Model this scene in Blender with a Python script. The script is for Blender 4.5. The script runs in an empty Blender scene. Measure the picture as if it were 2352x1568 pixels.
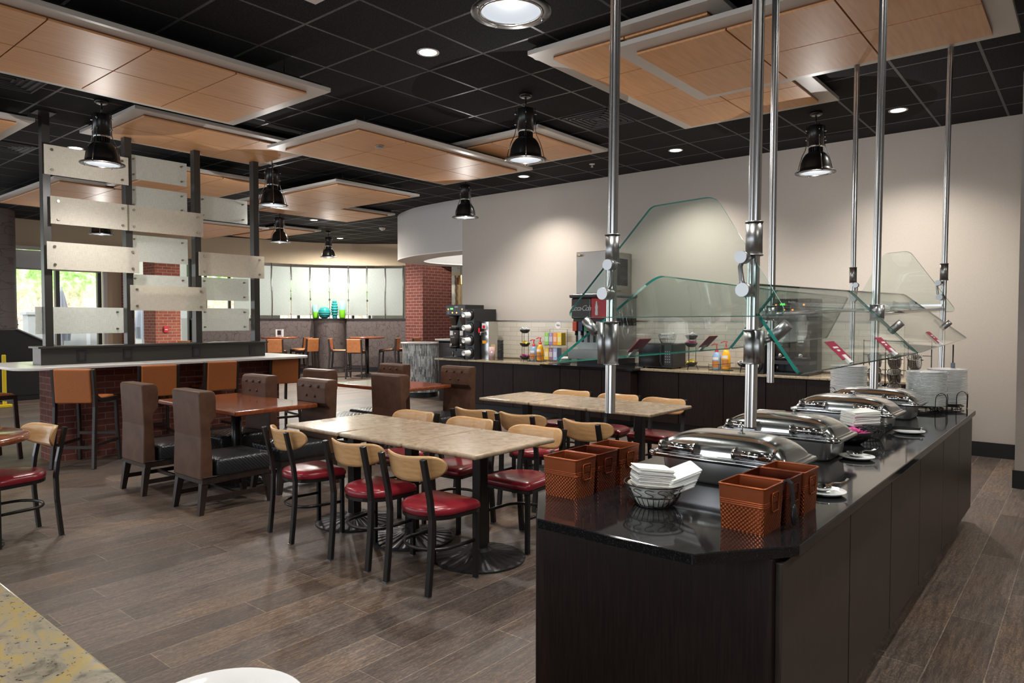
import bpy, bmesh, math, random
from mathutils import Vector, Matrix
random.seed(7)
S = bpy.context.scene
COL = S.collection
PI = math.pi
R = math.radians

# ------------------------------------------------------------------ camera
cam_d = bpy.data.cameras.new('camera')
cam = bpy.data.objects.new('camera', cam_d)
COL.objects.link(cam)
yaw, pitch, roll = R(39.69), R(-1.777), R(.03)
fw = Vector((-math.sin(yaw) * math.cos(pitch), math.cos(yaw) * math.cos(pitch), math.sin(pitch)))
rt = Vector((math.cos(yaw), math.sin(yaw), 0))
up = rt.cross(fw)
r2 = rt * math.cos(roll) + up * math.sin(roll)
u2 = -rt * math.sin(roll) + up * math.cos(roll)
cam.matrix_world = Matrix(((r2.x, u2.x, -fw.x, 0), (r2.y, u2.y, -fw.y, 0), (r2.z, u2.z, -fw.z, 1.5), (0, 0, 0, 1)))
cam_d.lens = 36 * 1610 / 2352
cam_d.sensor_width = 36
cam_d.clip_start = .05
cam_d.clip_end = 200
S.camera = cam

# ------------------------------------------------------------------ world, sun, exposure
wd = bpy.data.worlds.new('sky')
S.world = wd
wd.use_nodes = True
bg = wd.node_tree.nodes['Background']
bg.inputs[0].default_value = (.86, .93, 1.0, 1)
bg.inputs[1].default_value = 2.0
S.view_settings.view_transform = 'Standard'
S.view_settings.look = 'None'
S.view_settings.gamma = 1
S.view_settings.use_curve_mapping = False
S.view_settings.exposure = 0.74
S.cycles.use_denoising = True
S.cycles.max_bounces = 7
S.cycles.diffuse_bounces = 4
S.cycles.glossy_bounces = 4
S.cycles.transmission_bounces = 6
S.cycles.transparent_max_bounces = 16
S.cycles.caustics_reflective = False
S.cycles.caustics_refractive = False
S.cycles.sample_clamp_indirect = 4.0
WARM = (1.0, .86, .72)
NEUT = (1.0, .93, .86)


def lamp(name, kind, loc, power, color=NEUT, size=.1, spot=None, blend=.5, rot=(0, 0, 0)):
    d = bpy.data.lights.new(name, kind)
    d.energy = power
    d.color = color
    if kind == 'SPOT':
        d.spot_size = R(spot)
        d.spot_blend = blend
        d.shadow_soft_size = size
    elif kind == 'AREA':
        d.shape = 'DISK'
        d.size = size
    elif kind == 'SUN':
        d.angle = R(2)
    o = bpy.data.objects.new(name, d)
    o.location = loc
    o.rotation_euler = rot
    COL.objects.link(o)
    return o


lamp('sun', 'SUN', (0, 0, 20), 1.3, (1, .97, .9), rot=(R(48), 0, R(75)))
PEND_POWER = 75
DOWN_POWER = 120

# ------------------------------------------------------------------ mesh builder


class MB:
    def __init__(s, M=None):
        s.v = []; s.f = []; s.mi = []; s.sm = []
        s.M = M

    def add(s, vs, fs, mi=0, smooth=False, M=None):
        o = len(s.v)
        for p in vs:
            p = Vector(p)
            if M is not None: p = M @ p
            if s.M is not None: p = s.M @ p
            s.v.append(p)
        for f in fs:
            s.f.append([i + o for i in f]); s.mi.append(mi); s.sm.append(smooth)
        return s

    def box(s, x0, x1, y0, y1, z0, z1, mi=0, M=None):
        return s.add([(x0, y0, z0), (x1, y0, z0), (x1, y1, z0), (x0, y1, z0), (x0, y0, z1), (x1, y0, z1), (x1, y1, z1), (x0, y1, z1)],
                     [(0, 3, 2, 1), (4, 5, 6, 7), (0, 1, 5, 4), (1, 2, 6, 5), (2, 3, 7, 6), (3, 0, 4, 7)], mi, False, M)

    def cyl(s, p, q, r, r2=None, n=16, mi=0, cap=True, smooth=True):
        p = Vector(p); q = Vector(q); r2 = r if r2 is None else r2
        d = (q - p).normalized()
        a = Vector((0, 0, 1)) if abs(d.z) < .9 else Vector((1, 0, 0))
        x = a.cross(d).normalized(); y = d.cross(x)
        vs = []
        for c, rr in ((p, r), (q, r2)):
            for i in range(n):
                t = 2 * PI * i / n
                vs.append(c + x * (rr * math.cos(t)) + y * (rr * math.sin(t)))
        s.add(vs, [(i, (i + 1) % n, n + (i + 1) % n, n + i) for i in range(n)], mi, smooth)
        if cap:
            s.add(vs, [list(range(n - 1, -1, -1)), list(range(n, 2 * n))], mi, False)
        return s

    def tube(s, pts, r, n=8, closed=False, mi=0, ry=None):
        pts = [Vector(p) for p in pts]
        N = len(pts)
        rings = []
        prev = None
        for i, p in enumerate(pts):
            if closed: d = pts[(i + 1) % N] - pts[i - 1]
            else: d = pts[min(i + 1, N - 1)] - pts[max(i - 1, 0)]
            d.normalize()
            if prev is None:
                a = Vector((0, 0, 1)) if abs(d.z) < .9 else Vector((1, 0, 0))
                x = a.cross(d).normalized()
            else:
                x = (prev - d * prev.dot(d)).normalized()
            prev = x
            y = d.cross(x)
            rings.append([p + x * (r * math.cos(2 * PI * k / n)) + y * ((ry or r) * math.sin(2 * PI * k / n)) for k in range(n)])
        vs = [v for g in rings for v in g]
        fs = []
        for i in range(N if closed else N - 1):
            a = i * n; b = ((i + 1) % N) * n
            for k in range(n):
                fs.append((a + k, a + (k + 1) % n, b + (k + 1) % n, b + k))
        s.add(vs, fs, mi, n > 4)
        if not closed:
            s.add(vs, [list(range(n - 1, -1, -1)), list(range((N - 1) * n, N * n))], mi, False)
        return s

    def bar(s, pts, w, d, side=(1, 0, 0), mi=0):
        """rectangular bar along pts; w along 'side', d across"""
        pts = [Vector(p) for p in pts]
        side = Vector(side).normalized()
        vs = []
        N = len(pts)
        for i, p in enumerate(pts):
            t = (pts[min(i + 1, N - 1)] - pts[max(i - 1, 0)]).normalized()
            o = t.cross(side).normalized()
            for a, b in ((-1, -1), (1, -1), (1, 1), (-1, 1)):
                vs.append(p + side * (a * w / 2) + o * (b * d / 2))
        fs = [(3, 2, 1, 0), tuple((N - 1) * 4 + k for k in range(4))]
        for i in range(N - 1):
            for k in range(4):
                fs.append((i * 4 + k, i * 4 + (k + 1) % 4, i * 4 + 4 + (k + 1) % 4, i * 4 + 4 + k))
        return s.add(vs, fs, mi, False)

    def lathe(s, prof, c=(0, 0, 0), n=32, mi=0, smooth=True, M=None, a0=0, a1=None):
        full = a1 is None
        a1 = 2 * PI if full else a1
        m = n if full else n + 1
        vs = []
        for r, z in prof:
            for i in range(m):
                t = a0 + (a1 - a0) * i / n
                vs.append((c[0] + r * math.cos(t), c[1] + r * math.sin(t), c[2] + z))
        fs = []
        for j in range(len(prof) - 1):
            for i in range(n):
                k = (i + 1) % m
                fs.append((j * m + i, j * m + k, (j + 1) * m + k, (j + 1) * m + i))
        return s.add(vs, fs, mi, smooth, M)

    def prism(s, poly, z0, z1, mi=0, M=None, smooth=False):
        n = len(poly)
        vs = [(p[0], p[1], z0) for p in poly] + [(p[0], p[1], z1) for p in poly]
        s.add(vs, [tuple(range(n - 1, -1, -1)), tuple(range(n, 2 * n))], mi, False, M)
        return s.add(vs, [(i, (i + 1) % n, n + (i + 1) % n, n + i) for i in range(n)], mi, smooth, M)

    def loft(s, rings, mi=0, smooth=True, cap=True, M=None, close=True):
        n = len(rings[0])
        vs = [p for g in rings for p in g]
        fs = []
        for j in range(len(rings) - 1):
            for i in range(n if close else n - 1):
                k = (i + 1) % n
                fs.append((j * n + i, j * n + k, (j + 1) * n + k, (j + 1) * n + i))
        s.add(vs, fs, mi, smooth, M)
        if cap:
            s.add(vs, [tuple(range(n - 1, -1, -1)), tuple(range((len(rings) - 1) * n, len(rings) * n))], mi, smooth, M)
        return s

    def sphere(s, c, r, n=12, mi=0, sz=1):
        prof = [(max(1e-4, r * math.sin(PI * k / (n // 2))), -r * sz * math.cos(PI * k / (n // 2))) for k in range(n // 2 + 1)]
        return s.lathe(prof, c, n, mi)

    def build(s, name, mat, parent=None, bevel=0, seg=2, label=None, loc=None, rot=None, weld=False):
        me = bpy.data.meshes.new(name)
        me.from_pydata([tuple(v) for v in s.v], [], s.f)
        mats = mat if isinstance(mat, (list, tuple)) else [mat]
        for m in mats: me.materials.append(m)
        for p, mi, sm in zip(me.polygons, s.mi, s.sm):
            p.material_index = mi; p.use_smooth = sm
        me.validate()
        bm = bmesh.new(); bm.from_mesh(me)
        bmesh.ops.remove_doubles(bm, verts=bm.verts, dist=1e-5)
        bmesh.ops.recalc_face_normals(bm, faces=bm.faces)
        bm.to_mesh(me); bm.free()
        o = bpy.data.objects.new(name, me)
        COL.objects.link(o)
        if bevel:
            b = o.modifiers.new('bevel', 'BEVEL')
            b.width = bevel; b.segments = seg; b.limit_method = 'ANGLE'; b.angle_limit = R(40)
        if parent is not None: o.parent = parent
        if loc is not None: o.location = loc
        if rot is not None: o.rotation_euler = rot
        if label: o['label'] = label
        return o


def tag(o, label=None, cat=None, group=None, kind=None):
    if label: o['label'] = label
    if cat: o['category'] = cat
    if group: o['group'] = group
    if kind: o['kind'] = kind
    return o


def thing(name, label, cat, loc=(0, 0, 0), rz=0, group=None):
    o = bpy.data.objects.new(name, None)
    COL.objects.link(o)
    o.empty_display_size = .05
    o.location = loc; o.rotation_euler = (0, 0, rz)
    return tag(o, label, cat, group)


def dup(root, loc, rz=None, label=None, group=None):
    r = root.copy(); COL.objects.link(r)
    r.location = loc
    if rz is not None: r.rotation_euler = (0, 0, rz)
    if label: r['label'] = label
    if group: r['group'] = group
    for ch in list(root.children):
        c = ch.copy(); COL.objects.link(c); c.parent = r
        for g in ch.children:
            d = g.copy(); COL.objects.link(d); d.parent = c
    return r


def struct(name, mb, mat, **k):
    return tag(mb.build(name, mat, **k), kind='structure')


def rrect(w, d, r, n=5, cx=0, cy=0):
    out = []
    for (sx, sy, a) in ((1, -1, -PI / 2), (1, 1, 0), (-1, 1, PI / 2), (-1, -1, PI)):
        for k in range(n + 1):
            t = a + PI / 2 * k / n
            out.append((cx + sx * (w / 2 - r) + r * math.cos(t), cy + sy * (d / 2 - r) + r * math.sin(t)))
    return out


def pad(outline, zs, cx=0, cy=0):
    """rings from scaled outline: zs = [(scale, z)]"""
    return [[(cx + (x - cx) * s, cy + (y - cy) * s, z) for x, y in outline] for s, z in zs]


def txt(name, body, size, mat, parent, loc, rot=(0, 0, 0), ext=.0006, align='CENTER', shear=0, label=None, space=1):
    c = bpy.data.curves.new(name, 'FONT')
    c.body = body; c.size = size; c.extrude = ext; c.align_x = align; c.align_y = 'CENTER'; c.shear = shear
    c.resolution_u = 3; c.space_character = space
    t = bpy.data.objects.new(name + '_c', c)
    COL.objects.link(t)
    dg = bpy.context.evaluated_depsgraph_get()
    me = bpy.data.meshes.new_from_object(t.evaluated_get(dg))
    bpy.data.objects.remove(t); bpy.data.curves.remove(c)
    me.name = name
    me.materials.clear(); me.materials.append(mat)
    o = bpy.data.objects.new(name, me); COL.objects.link(o)
    o.parent = parent; o.location = loc; o.rotation_euler = rot
    if label: o['label'] = label
    return o


# ------------------------------------------------------------------ materials
def P(name, col, rough=.5, metal=0., spec=.5, trans=0., ior=1.45, coat=0, emit=None, es=0, sheen=0):
    m = bpy.data.materials.new(name); m.use_nodes = True
    b = m.node_tree.nodes['Principled BSDF']
    b.inputs['Base Color'].default_value = (*col, 1)
    b.inputs['Roughness'].default_value = rough
    b.inputs['Metallic'].default_value = metal
    b.inputs['Specular IOR Level'].default_value = spec
    b.inputs['IOR'].default_value = ior
    b.inputs['Transmission Weight'].default_value = trans
    b.inputs['Coat Weight'].default_value = coat
    b.inputs['Coat Roughness'].default_value = .08
    b.inputs['Sheen Weight'].default_value = sheen
    if emit:
        b.inputs['Emission Color'].default_value = (*emit, 1)
        b.inputs['Emission Strength'].default_value = es
    return m


def nt(m): return m.node_tree.nodes, m.node_tree.links
def bsdf(m): return m.node_tree.nodes['Principled BSDF']


def coords(m, kind='Object', scale=(1, 1, 1), loc=(0, 0, 0), rot=(0, 0, 0)):
    N, L = nt(m)
    t = N.new('ShaderNodeTexCoord'); mp = N.new('ShaderNodeMapping')
    mp.inputs['Scale'].default_value = scale; mp.inputs['Location'].default_value = loc; mp.inputs['Rotation'].default_value = rot
    L.new(t.outputs[kind], mp.inputs[0])
    return mp.outputs[0]


def noise(m, vec, scale, detail=4, rough=.5, dist=0):
    N, L = nt(m)
    n = N.new('ShaderNodeTexNoise')
    n.inputs['Scale'].default_value = scale; n.inputs['Detail'].default_value = detail
    n.inputs['Roughness'].default_value = rough; n.inputs['Distortion'].default_value = dist
    L.new(vec, n.inputs['Vector'])
    return n.outputs['Fac']


def ramp(m, fac, stops):
    N, L = nt(m)
    r = N.new('ShaderNodeValToRGB')
    e = r.color_ramp.elements
    while len(e) < len(stops): e.new(.5)
    for k, (p, c) in enumerate(stops):
        e[k].position = p; e[k].color = (*c, 1) if len(c) == 3 else c
    L.new(fac, r.inputs[0])
    return r.outputs[0]


def mix(m, a, b, fac, mode='MIX'):
    N, L = nt(m)
    x = N.new('ShaderNodeMix'); x.data_type = 'RGBA'; x.blend_type = mode
    for sock, val in ((x.inputs[0], fac), (x.inputs[6], a), (x.inputs[7], b)):
        if isinstance(val, (float, int)): sock.default_value = val
        elif isinstance(val, tuple): sock.default_value = (*val, 1)
        else: L.new(val, sock)
    return x.outputs[2]


def math_(m, op, a, b=0.):
    N, L = nt(m)
    x = N.new('ShaderNodeMath'); x.operation = op
    for i, val in enumerate((a, b)):
        if isinstance(val, (float, int)): x.inputs[i].default_value = val
        else: L.new(val, x.inputs[i])
    return x.outputs[0]


def setc(m, sock, name='Base Color'): nt(m)[1].new(sock, bsdf(m).inputs[name])


def bump(m, h, strength=.3, dist=.01):
    N, L = nt(m)
    b = N.new('ShaderNodeBump'); b.inputs['Strength'].default_value = strength; b.inputs['Distance'].default_value = dist
    L.new(h, b.inputs['Height']); L.new(b.outputs[0], bsdf(m).inputs['Normal'])


def sep(m, vec):
    N, L = nt(m)
    s = N.new('ShaderNodeSeparateXYZ'); L.new(vec, s.inputs[0]); return s.outputs


def comb(m, x, y, z=0.):
    N, L = nt(m)
    c = N.new('ShaderNodeCombineXYZ')
    for i, v in enumerate((x, y, z)):
        if isinstance(v, (float, int)): c.inputs[i].default_value = v
        else: L.new(v, c.inputs[i])
    return c.outputs[0]


def brick(m, vec, w, h, mort, c1, c2, cm, off=.5, freq=2, smooth=.1, bias=0):
    N, L = nt(m)
    b = N.new('ShaderNodeTexBrick')
    b.offset = off; b.offset_frequency = freq
    i = b.inputs
    i['Scale'].default_value = 1; i['Brick Width'].default_value = w; i['Row Height'].default_value = h
    i['Mortar Size'].default_value = mort; i['Mortar Smooth'].default_value = smooth; i['Bias'].default_value = bias
    i['Color1'].default_value = (*c1, 1); i['Color2'].default_value = (*c2, 1); i['Mortar'].default_value = (*cm, 1)
    L.new(vec, i['Vector'])
    return b


def wallvec(m):
    """(x+y, z) for faces along x or y"""
    s = sep(m, coords(m))
    return comb(m, math_(m, 'ADD', s[0], s[1]), s[2])


def m_floor():
    m = P('plank_floor', (.1, .08, .07), .42, spec=.45)
    s = sep(m, coords(m))
    row = math_(m, 'FLOOR', math_(m, 'DIVIDE', math_(m, 'ADD', s[0], .53), .208))
    N, L = nt(m)
    wn = N.new('ShaderNodeTexWhiteNoise'); wn.noise_dimensions = '1D'; L.new(row, wn.inputs['W'])
    ysh = math_(m, 'ADD', s[1], math_(m, 'MULTIPLY', wn.outputs['Value'], 1.21))
    xs = math_(m, 'ADD', s[0], .53)
    b = brick(m, comb(m, ysh, xs), 1.21, .208, .0022, (.066, .050, .042), (.118, .090, .074), (.17, .14, .115), 0, 1, .0)
    g = noise(m, comb(m, math_(m, 'MULTIPLY', ysh, 1.6), math_(m, 'MULTIPLY', xs, 22.)), 3.0, 6, .6, .6)
    grain = ramp(m, g, [(.35, (.5, .5, .5)), (.5, (1, 1, 1)), (.66, (1.55, 1.48, 1.36))])
    pn = noise(m, comb(m, ysh, xs), 1.3, 3)
    patch = ramp(m, pn, [(.35, (.85, .9, .97)), (.5, (1, 1, 1)), (.66, (1.2, 1.05, .88))])
    wv = N.new('ShaderNodeTexWave'); wv.wave_type = 'RINGS'; wv.inputs['Scale'].default_value = 26; wv.inputs['Distortion'].default_value = 22
    wv.inputs['Detail'].default_value = 3; wv.inputs['Detail Scale'].default_value = 1.2
    L.new(comb(m, math_(m, 'MULTIPLY', ysh, .35), xs, math_(m, 'MULTIPLY', row, 3.7)), wv.inputs[0])
    rings = ramp(m, wv.outputs['Fac'], [(.0, (.82, .82, .82)), (.6, (1.0, 1.0, 1.0)), (.9, (1.4, 1.36, 1.25))])
    c = mix(m, b.outputs['Color'], grain, .75, 'MULTIPLY')
    c = mix(m, c, patch, .8, 'MULTIPLY')
    c = mix(m, c, rings, .75, 'MULTIPLY')
    setc(m, c)
    rr = math_(m, 'ADD', math_(m, 'MULTIPLY', g, .25), .36)
    L.new(rr, bsdf(m).inputs['Roughness'])
    bump(m, math_(m, 'SUBTRACT', math_(m, 'MULTIPLY', g, .35), b.outputs['Fac']), .35, .003)
    return m


def m_noise(name, c1, c2, scale=8, rough=.5, detail=5, stretch=(1, 1, 1), lo=.35, hi=.65, b=0, bd=.002, **k):
    m = P(name, c1, rough, **k)
    n = noise(m, coords(m, scale=stretch), scale, detail)
    setc(m, ramp(m, n, [(lo, c1), (hi, c2)]))
    if b: bump(m, n, b, bd)
    return m


def m_granite(name, stops, sc=9, spots=(.02, .016, .012), amount=.63, rough=.16, ssc=70):
    m = P(name, stops[0][1], rough, spec=.5)
    v = coords(m)
    n1 = noise(m, v, sc, 9, .68, 1.2)
    c = ramp(m, n1, stops)
    n2 = noise(m, v, ssc, 4, .6)
    dark = ramp(m, n2, [(amount, (0, 0, 0)), (amount + .05, (1, 1, 1))])
    setc(m, mix(m, c, spots, dark))
    return m


def m_brick(name, c1, c2, cm, w=.2, h=.068, mo=.006, rough=.8, off=.5):
    m = P(name, c1, rough, spec=.3)
    v = wallvec(m)
    b = brick(m, v, w, h, mo, c1, c2, cm, off)
    n = noise(m, v, 14, 4)
    setc(m, mix(m, b.outputs['Color'], ramp(m, n, [(.3, (.82, .82, .82)), (.7, (1.12, 1.12, 1.12))]), .7, 'MULTIPLY'))
    bump(m, math_(m, 'SUBTRACT', 1., b.outputs['Fac']), .5, .006)
    return m


def m_diamond(name, col, rough, k, strength=.5, metal=0., axes='wall', dist=.003, **kw):
    m = P(name, col, rough, metal, **kw)
    s = sep(m, coords(m))
    u = math_(m, 'ADD', s[0], s[1]) if axes == 'wall' else s[0]
    w = s[2] if axes == 'wall' else math_(m, 'ADD', s[1], s[2])
    def fold(t):
        f = math_(m, 'FRACT', math_(m, 'MULTIPLY', t, k))
        return math_(m, 'ABSOLUTE', math_(m, 'SUBTRACT', f, .5))
    a = fold(math_(m, 'ADD', u, w)); b = fold(math_(m, 'SUBTRACT', u, w))
    h = math_(m, 'MINIMUM', math_(m, 'MULTIPLY', math_(m, 'SUBTRACT', .5, a), 4.), 1.) if axes != 'wall' else math_(m, 'ADD', a, b)
    if axes != 'wall':
        h = math_(m, 'MINIMUM', h, math_(m, 'MINIMUM', math_(m, 'MULTIPLY', math_(m, 'SUBTRACT', .5, b), 4.), 1.))
    bump(m, h, strength, dist)
    return m


def m_wallpaper():
    m = P('branch_wallpaper', (.13, .105, .098), .5, spec=.5)
    v = wallvec(m)
    N, L = nt(m)
    nn = N.new('ShaderNodeTexNoise'); nn.inputs['Scale'].default_value = 3; L.new(v, nn.inputs['Vector'])
    vv = mix(m, v, nn.outputs['Color'], .25)
    vo = N.new('ShaderNodeTexVoronoi'); vo.feature = 'DISTANCE_TO_EDGE'; vo.inputs['Scale'].default_value = 7.5; L.new(vv, vo.inputs['Vector'])
    line = ramp(m, vo.outputs['Distance'], [(.0, (1, 1, 1)), (.045, (0, 0, 0))])
    sp = ramp(m, noise(m, v, 22, 3), [(.66, (0, 0, 0)), (.69, (1, 1, 1))])
    wh = ramp(m, noise(m, v, 34, 2), [(.74, (0, 0, 0)), (.77, (1, 1, 1))])
    c = mix(m, (.088, .07, .066), (.035, .022, .02), line)
    c = mix(m, c, (.05, .025, .025), sp)
    setc(m, mix(m, c, (.45, .42, .4), wh))
    return m


def m_mosaic():
    m = P('glass_mosaic', (.4, .4, .38), .15)
    s = sep(m, coords(m))
    ang = math_(m, 'ARCTAN2', s[1], s[0])
    v = comb(m, s[2], math_(m, 'MULTIPLY', ang, .36))
    b = brick(m, v, .1, .024, .0016, (.62, .64, .62), (.10, .11, .12), (.3, .3, .29), .5, 2, 0, .0)
    setc(m, b.outputs['Color'])
    return m


def m_glass(name='clear_glass', tint=(.925, .97, .955), refl=1.0):
    m = bpy.data.materials.new(name); m.use_nodes = True
    N, L = nt(m)
    for n in list(N):
        if n.type != 'OUTPUT_MATERIAL': N.remove(n)
    out = [n for n in N if n.type == 'OUTPUT_MATERIAL'][0]
    t = N.new('ShaderNodeBsdfTransparent'); t.inputs[0].default_value = (*tint, 1)
    g = N.new('ShaderNodeBsdfGlossy'); g.inputs['Roughness'].default_value = .0; g.inputs[0].default_value = (1, 1, 1, 1)
    f = N.new('ShaderNodeLayerWeight'); f.inputs[0].default_value = .5
    x = N.new('ShaderNodeMixShader')
    L.new(math_(m, 'ADD', .035, math_(m, 'MULTIPLY', math_(m, 'POWER', f.outputs['Facing'], 5.), .8)), x.inputs[0]); L.new(t.outputs[0], x.inputs[1]); L.new(g.outputs[0], x.inputs[2]); L.new(x.outputs[0], out.inputs[0])
    return m


def m_frost(name, col, trans=.25, transl=.45):
    m = bpy.data.materials.new(name); m.use_nodes = True
    N, L = nt(m)
    for n in list(N):
        if n.type != 'OUTPUT_MATERIAL': N.remove(n)
    out = [n for n in N if n.type == 'OUTPUT_MATERIAL'][0]
    s = sep(m, coords(m))
    a = noise(m, comb(m, math_(m, 'MULTIPLY', math_(m, 'ADD', s[0], s[1]), 8.), math_(m, 'MULTIPLY', s[2], 120.)), 2, 2)
    b = noise(m, comb(m, math_(m, 'MULTIPLY', math_(m, 'ADD', s[0], s[1]), 120.), math_(m, 'MULTIPLY', s[2], 8.)), 2, 2)
    w = ramp(m, math_(m, 'MULTIPLY', math_(m, 'ADD', a, b), .5), [(.35, tuple(c * .8 for c in col)), (.6, col)])
    d = N.new('ShaderNodeBsdfDiffuse'); tl = N.new('ShaderNodeBsdfTranslucent'); tp = N.new('ShaderNodeBsdfTransparent')
    tp.inputs[0].default_value = (*col, 1)
    L.new(w, d.inputs[0]); L.new(w, tl.inputs[0])
    x = N.new('ShaderNodeMixShader'); x.inputs[0].default_value = transl
    y = N.new('ShaderNodeMixShader'); y.inputs[0].default_value = trans
    L.new(d.outputs[0], x.inputs[1]); L.new(tl.outputs[0], x.inputs[2])
    L.new(x.outputs[0], y.inputs[1]); L.new(tp.outputs[0], y.inputs[2]); L.new(y.outputs[0], out.inputs[0])
    return m


def m_emit(name, col, s):
    return P(name, (0, 0, 0), .5, emit=col, es=s)


FLOOR = m_floor()
CEIL = P('black_tile', (.012, .012, .013), .85, spec=.2)
_v = coords(CEIL, loc=(3.898 + .6305 * 30, -3.693 + .6305 * 30, 0))
_b = brick(CEIL, _v, .6305, .6305, .011, (.012, .012, .013), (.014, .014, .015), (.06, .06, .064), 0, 1, 0)
_n = ramp(CEIL, noise(CEIL, coords(CEIL), 90, 3), [(.4, (.7, .7, .7)), (.75, (2.4, 2.4, 2.4))])
setc(CEIL, mix(CEIL, _b.outputs['Color'], _n, .8, 'MULTIPLY'))
_r = math_(CEIL, 'SUBTRACT', .85, math_(CEIL, 'MULTIPLY', _b.outputs['Fac'], .5))
nt(CEIL)[1].new(_r, bsdf(CEIL).inputs['Roughness'])
bump(CEIL, _b.outputs['Fac'], .5, .004)

WALL = m_noise('beige_wallcovering', (.42, .378, .333), (.465, .42, .372), 60, .6, 3, (1, 1, 6), b=.15, bd=.001)
HEADER = m_noise('tan_wallcovering', (.48, .39, .27), (.53, .43, .30), 60, .6, 3, (1, 1, 6))
SOFFIT = m_noise('pale_grey_wallcovering', (.50, .49, .475), (.56, .55, .53), 60, .6, 3, (6, 6, 1))
WHITE = P('white_paint', (.72, .69, .65), .5)
BASE = P('black_base', (.012, .012, .013), .4)
TILE = P('greige_tile', (.5, .46, .39), .18)
_tb = brick(TILE, wallvec(TILE), .305, .0765, .0022, (.50, .46, .385), (.56, .515, .435), (.3, .27, .22), .5, 2, 0)
setc(TILE, _tb.outputs['Color']); bump(TILE, math_(TILE, 'SUBTRACT', 1., _tb.outputs['Fac']), .4, .003)
BRICK = m_brick('red_brick', (.40, .12, .07), (.31, .085, .055), (.42, .33, .28))
BRICK_SHADED = m_brick('shaded_red_brick', (.16, .05, .038), (.11, .035, .028), (.21, .13, .11), mo=.005)  # browner, darker brick copy; the shade under the bar is put into its colour
BRICKC = m_brick('brown_brick', (.15, .043, .033), (.11, .032, .026), (.24, .17, .15), w=.24, h=.085)
WPAPER = m_wallpaper()
WPALE = m_noise('pale_speckled_wallpaper', (.52, .5, .5), (.1, .09, .1), 26, .6, 3, lo=.6, hi=.68)
MOSAIC = m_mosaic()
SLATE = P('dark_floor_tile', (.05, .042, .036), .4)
_sb = brick(SLATE, wallvec(SLATE), .6, .3, .003, (.05, .042, .036), (.058, .048, .04), (.11, .095, .08), .5, 2, 0)
setc(SLATE, _sb.outputs['Color'])
WENGE = m_noise('wenge_laminate', (.013, .007, .006), (.022, .013, .0105), 14, .5, 6, (9, 9, .5), spec=.25)
WENGE_GREY = m_noise('wenge_door', (.034, .025, .021), (.052, .04, .034), 14, .36, 6, (9, 9, .5), spec=.45)
GR_TAN = m_granite('tan_granite', [(.25, (.17, .115, .075)), (.42, (.29, .215, .14)), (.52, (.36, .275, .185)), (.62, (.41, .34, .245)), (.78, (.26, .21, .15))], 11, amount=.70, rough=.2)
GR_GOLD = m_granite('gold_granite', [(.25, (.07, .06, .05)), (.38, (.19, .17, .13)), (.48, (.27, .24, .18)), (.6, (.33, .25, .10)), (.78, (.32, .26, .15))], 9, (.05, .042, .035), .62, .13, 75)
GR_BROWN = m_granite('speckled_granite', [(.3, (.25, .19, .12)), (.5, (.40, .33, .22)), (.7, (.5, .43, .3))], 30, amount=.62)
GR_BLACK = P('black_granite', (.012, .012, .013), .07, spec=.6)
setc(GR_BLACK, ramp(GR_BLACK, noise(GR_BLACK, coords(GR_BLACK), 220, 3, .7), [(.55, (.008, .008, .009)), (.75, (.045, .043, .042))]))
SOLID = P('white_solid_surface', (.62, .6, .57), .22)
STEEL = P('brushed_steel', (.58, .57, .56), .26, 1)
_sn = noise(STEEL, coords(STEEL, scale=(30, 30, .4)), 4, 1)
nt(STEEL)[1].new(math_(STEEL, 'ADD', math_(STEEL, 'MULTIPLY', _sn, .06), .2), bsdf(STEEL).inputs['Roughness'])
CHROME = P('polished_steel', (.66, .66, .66), .09, 1)
SATIN = P('satin_steel', (.36, .36, .36), .36, 1)
BLACKMET = P('black_metal', (.012, .011, .011), .3, spec=.5)
BLACKIRON = P('black_cast_iron', (.014, .014, .015), .38, spec=.5)
BLACKPL = P('black_plastic', (.012, .012, .013), .35)
ESP = m_noise('espresso_wood', (.018, .012, .01), (.03, .02, .017), 10, .35, 4, (8, 8, .6))
PLY = m_noise('maple_plywood', (.54, .30, .125), (.62, .375, .175), 7, .36, 5, (2, 2, 10), coat=.3)
PLYE = m_noise('plywood_edge', (.34, .2, .09), (.5, .32, .16), 8, .45)
RED = P('red_vinyl', (.21, .014, .022), .27, spec=.5)
setc(RED, ramp(RED, noise(RED, coords(RED), 3, 2), [(.3, (.19, .012, .02)), (.7, (.25, .018, .028))]))
LEATHER = m_noise('brown_leather', (.072, .034, .021), (.102, .053, .034), 9, .40, 4, spec=.22)
QUILT = m_diamond('black_quilted_vinyl', (.02, .022, .025), .3, 18, .6, 0, 'flat', .003)
BUTTON = P('dark_leather_button', (.035, .016, .01), .3)
ORANGE = m_noise('orange_weave', (.29, .082, .017), (.38, .12, .028), 150, .6, 2, (1, 1, 2), b=.3, bd=.001)
ORLEATH = m_noise('orange_leather', (.36, .13, .045), (.42, .165, .06), 12, .4)
WOODTOP = m_noise('red_brown_wood', (.17, .042, .016), (.25, .07, .028), 6, .16, 5, (.6, 6, 6), coat=.4)
CLOUD = m_noise('maple_ceiling_veneer', (.60, .31, .135), (.68, .37, .175), 6, .45, 5, (6, .5, 1), spec=.5)
CLOUDE = P('veneer_edge', (.16, .06, .025), .5)
FRAME = P('cloud_frame_white', (.56, .52, .48), .38)
COPPER = P('copper_paint', (.33, .085, .03), .33, .75)
COPPERD = m_diamond('copper_diamond', (.33, .085, .03), .36, 75, .9, .75, 'wall', .004)
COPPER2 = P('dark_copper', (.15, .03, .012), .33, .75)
COPPER2D = m_diamond('dark_copper_diamond', (.15, .03, .012), .36, 75, .9, .75, 'wall', .004)
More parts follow.
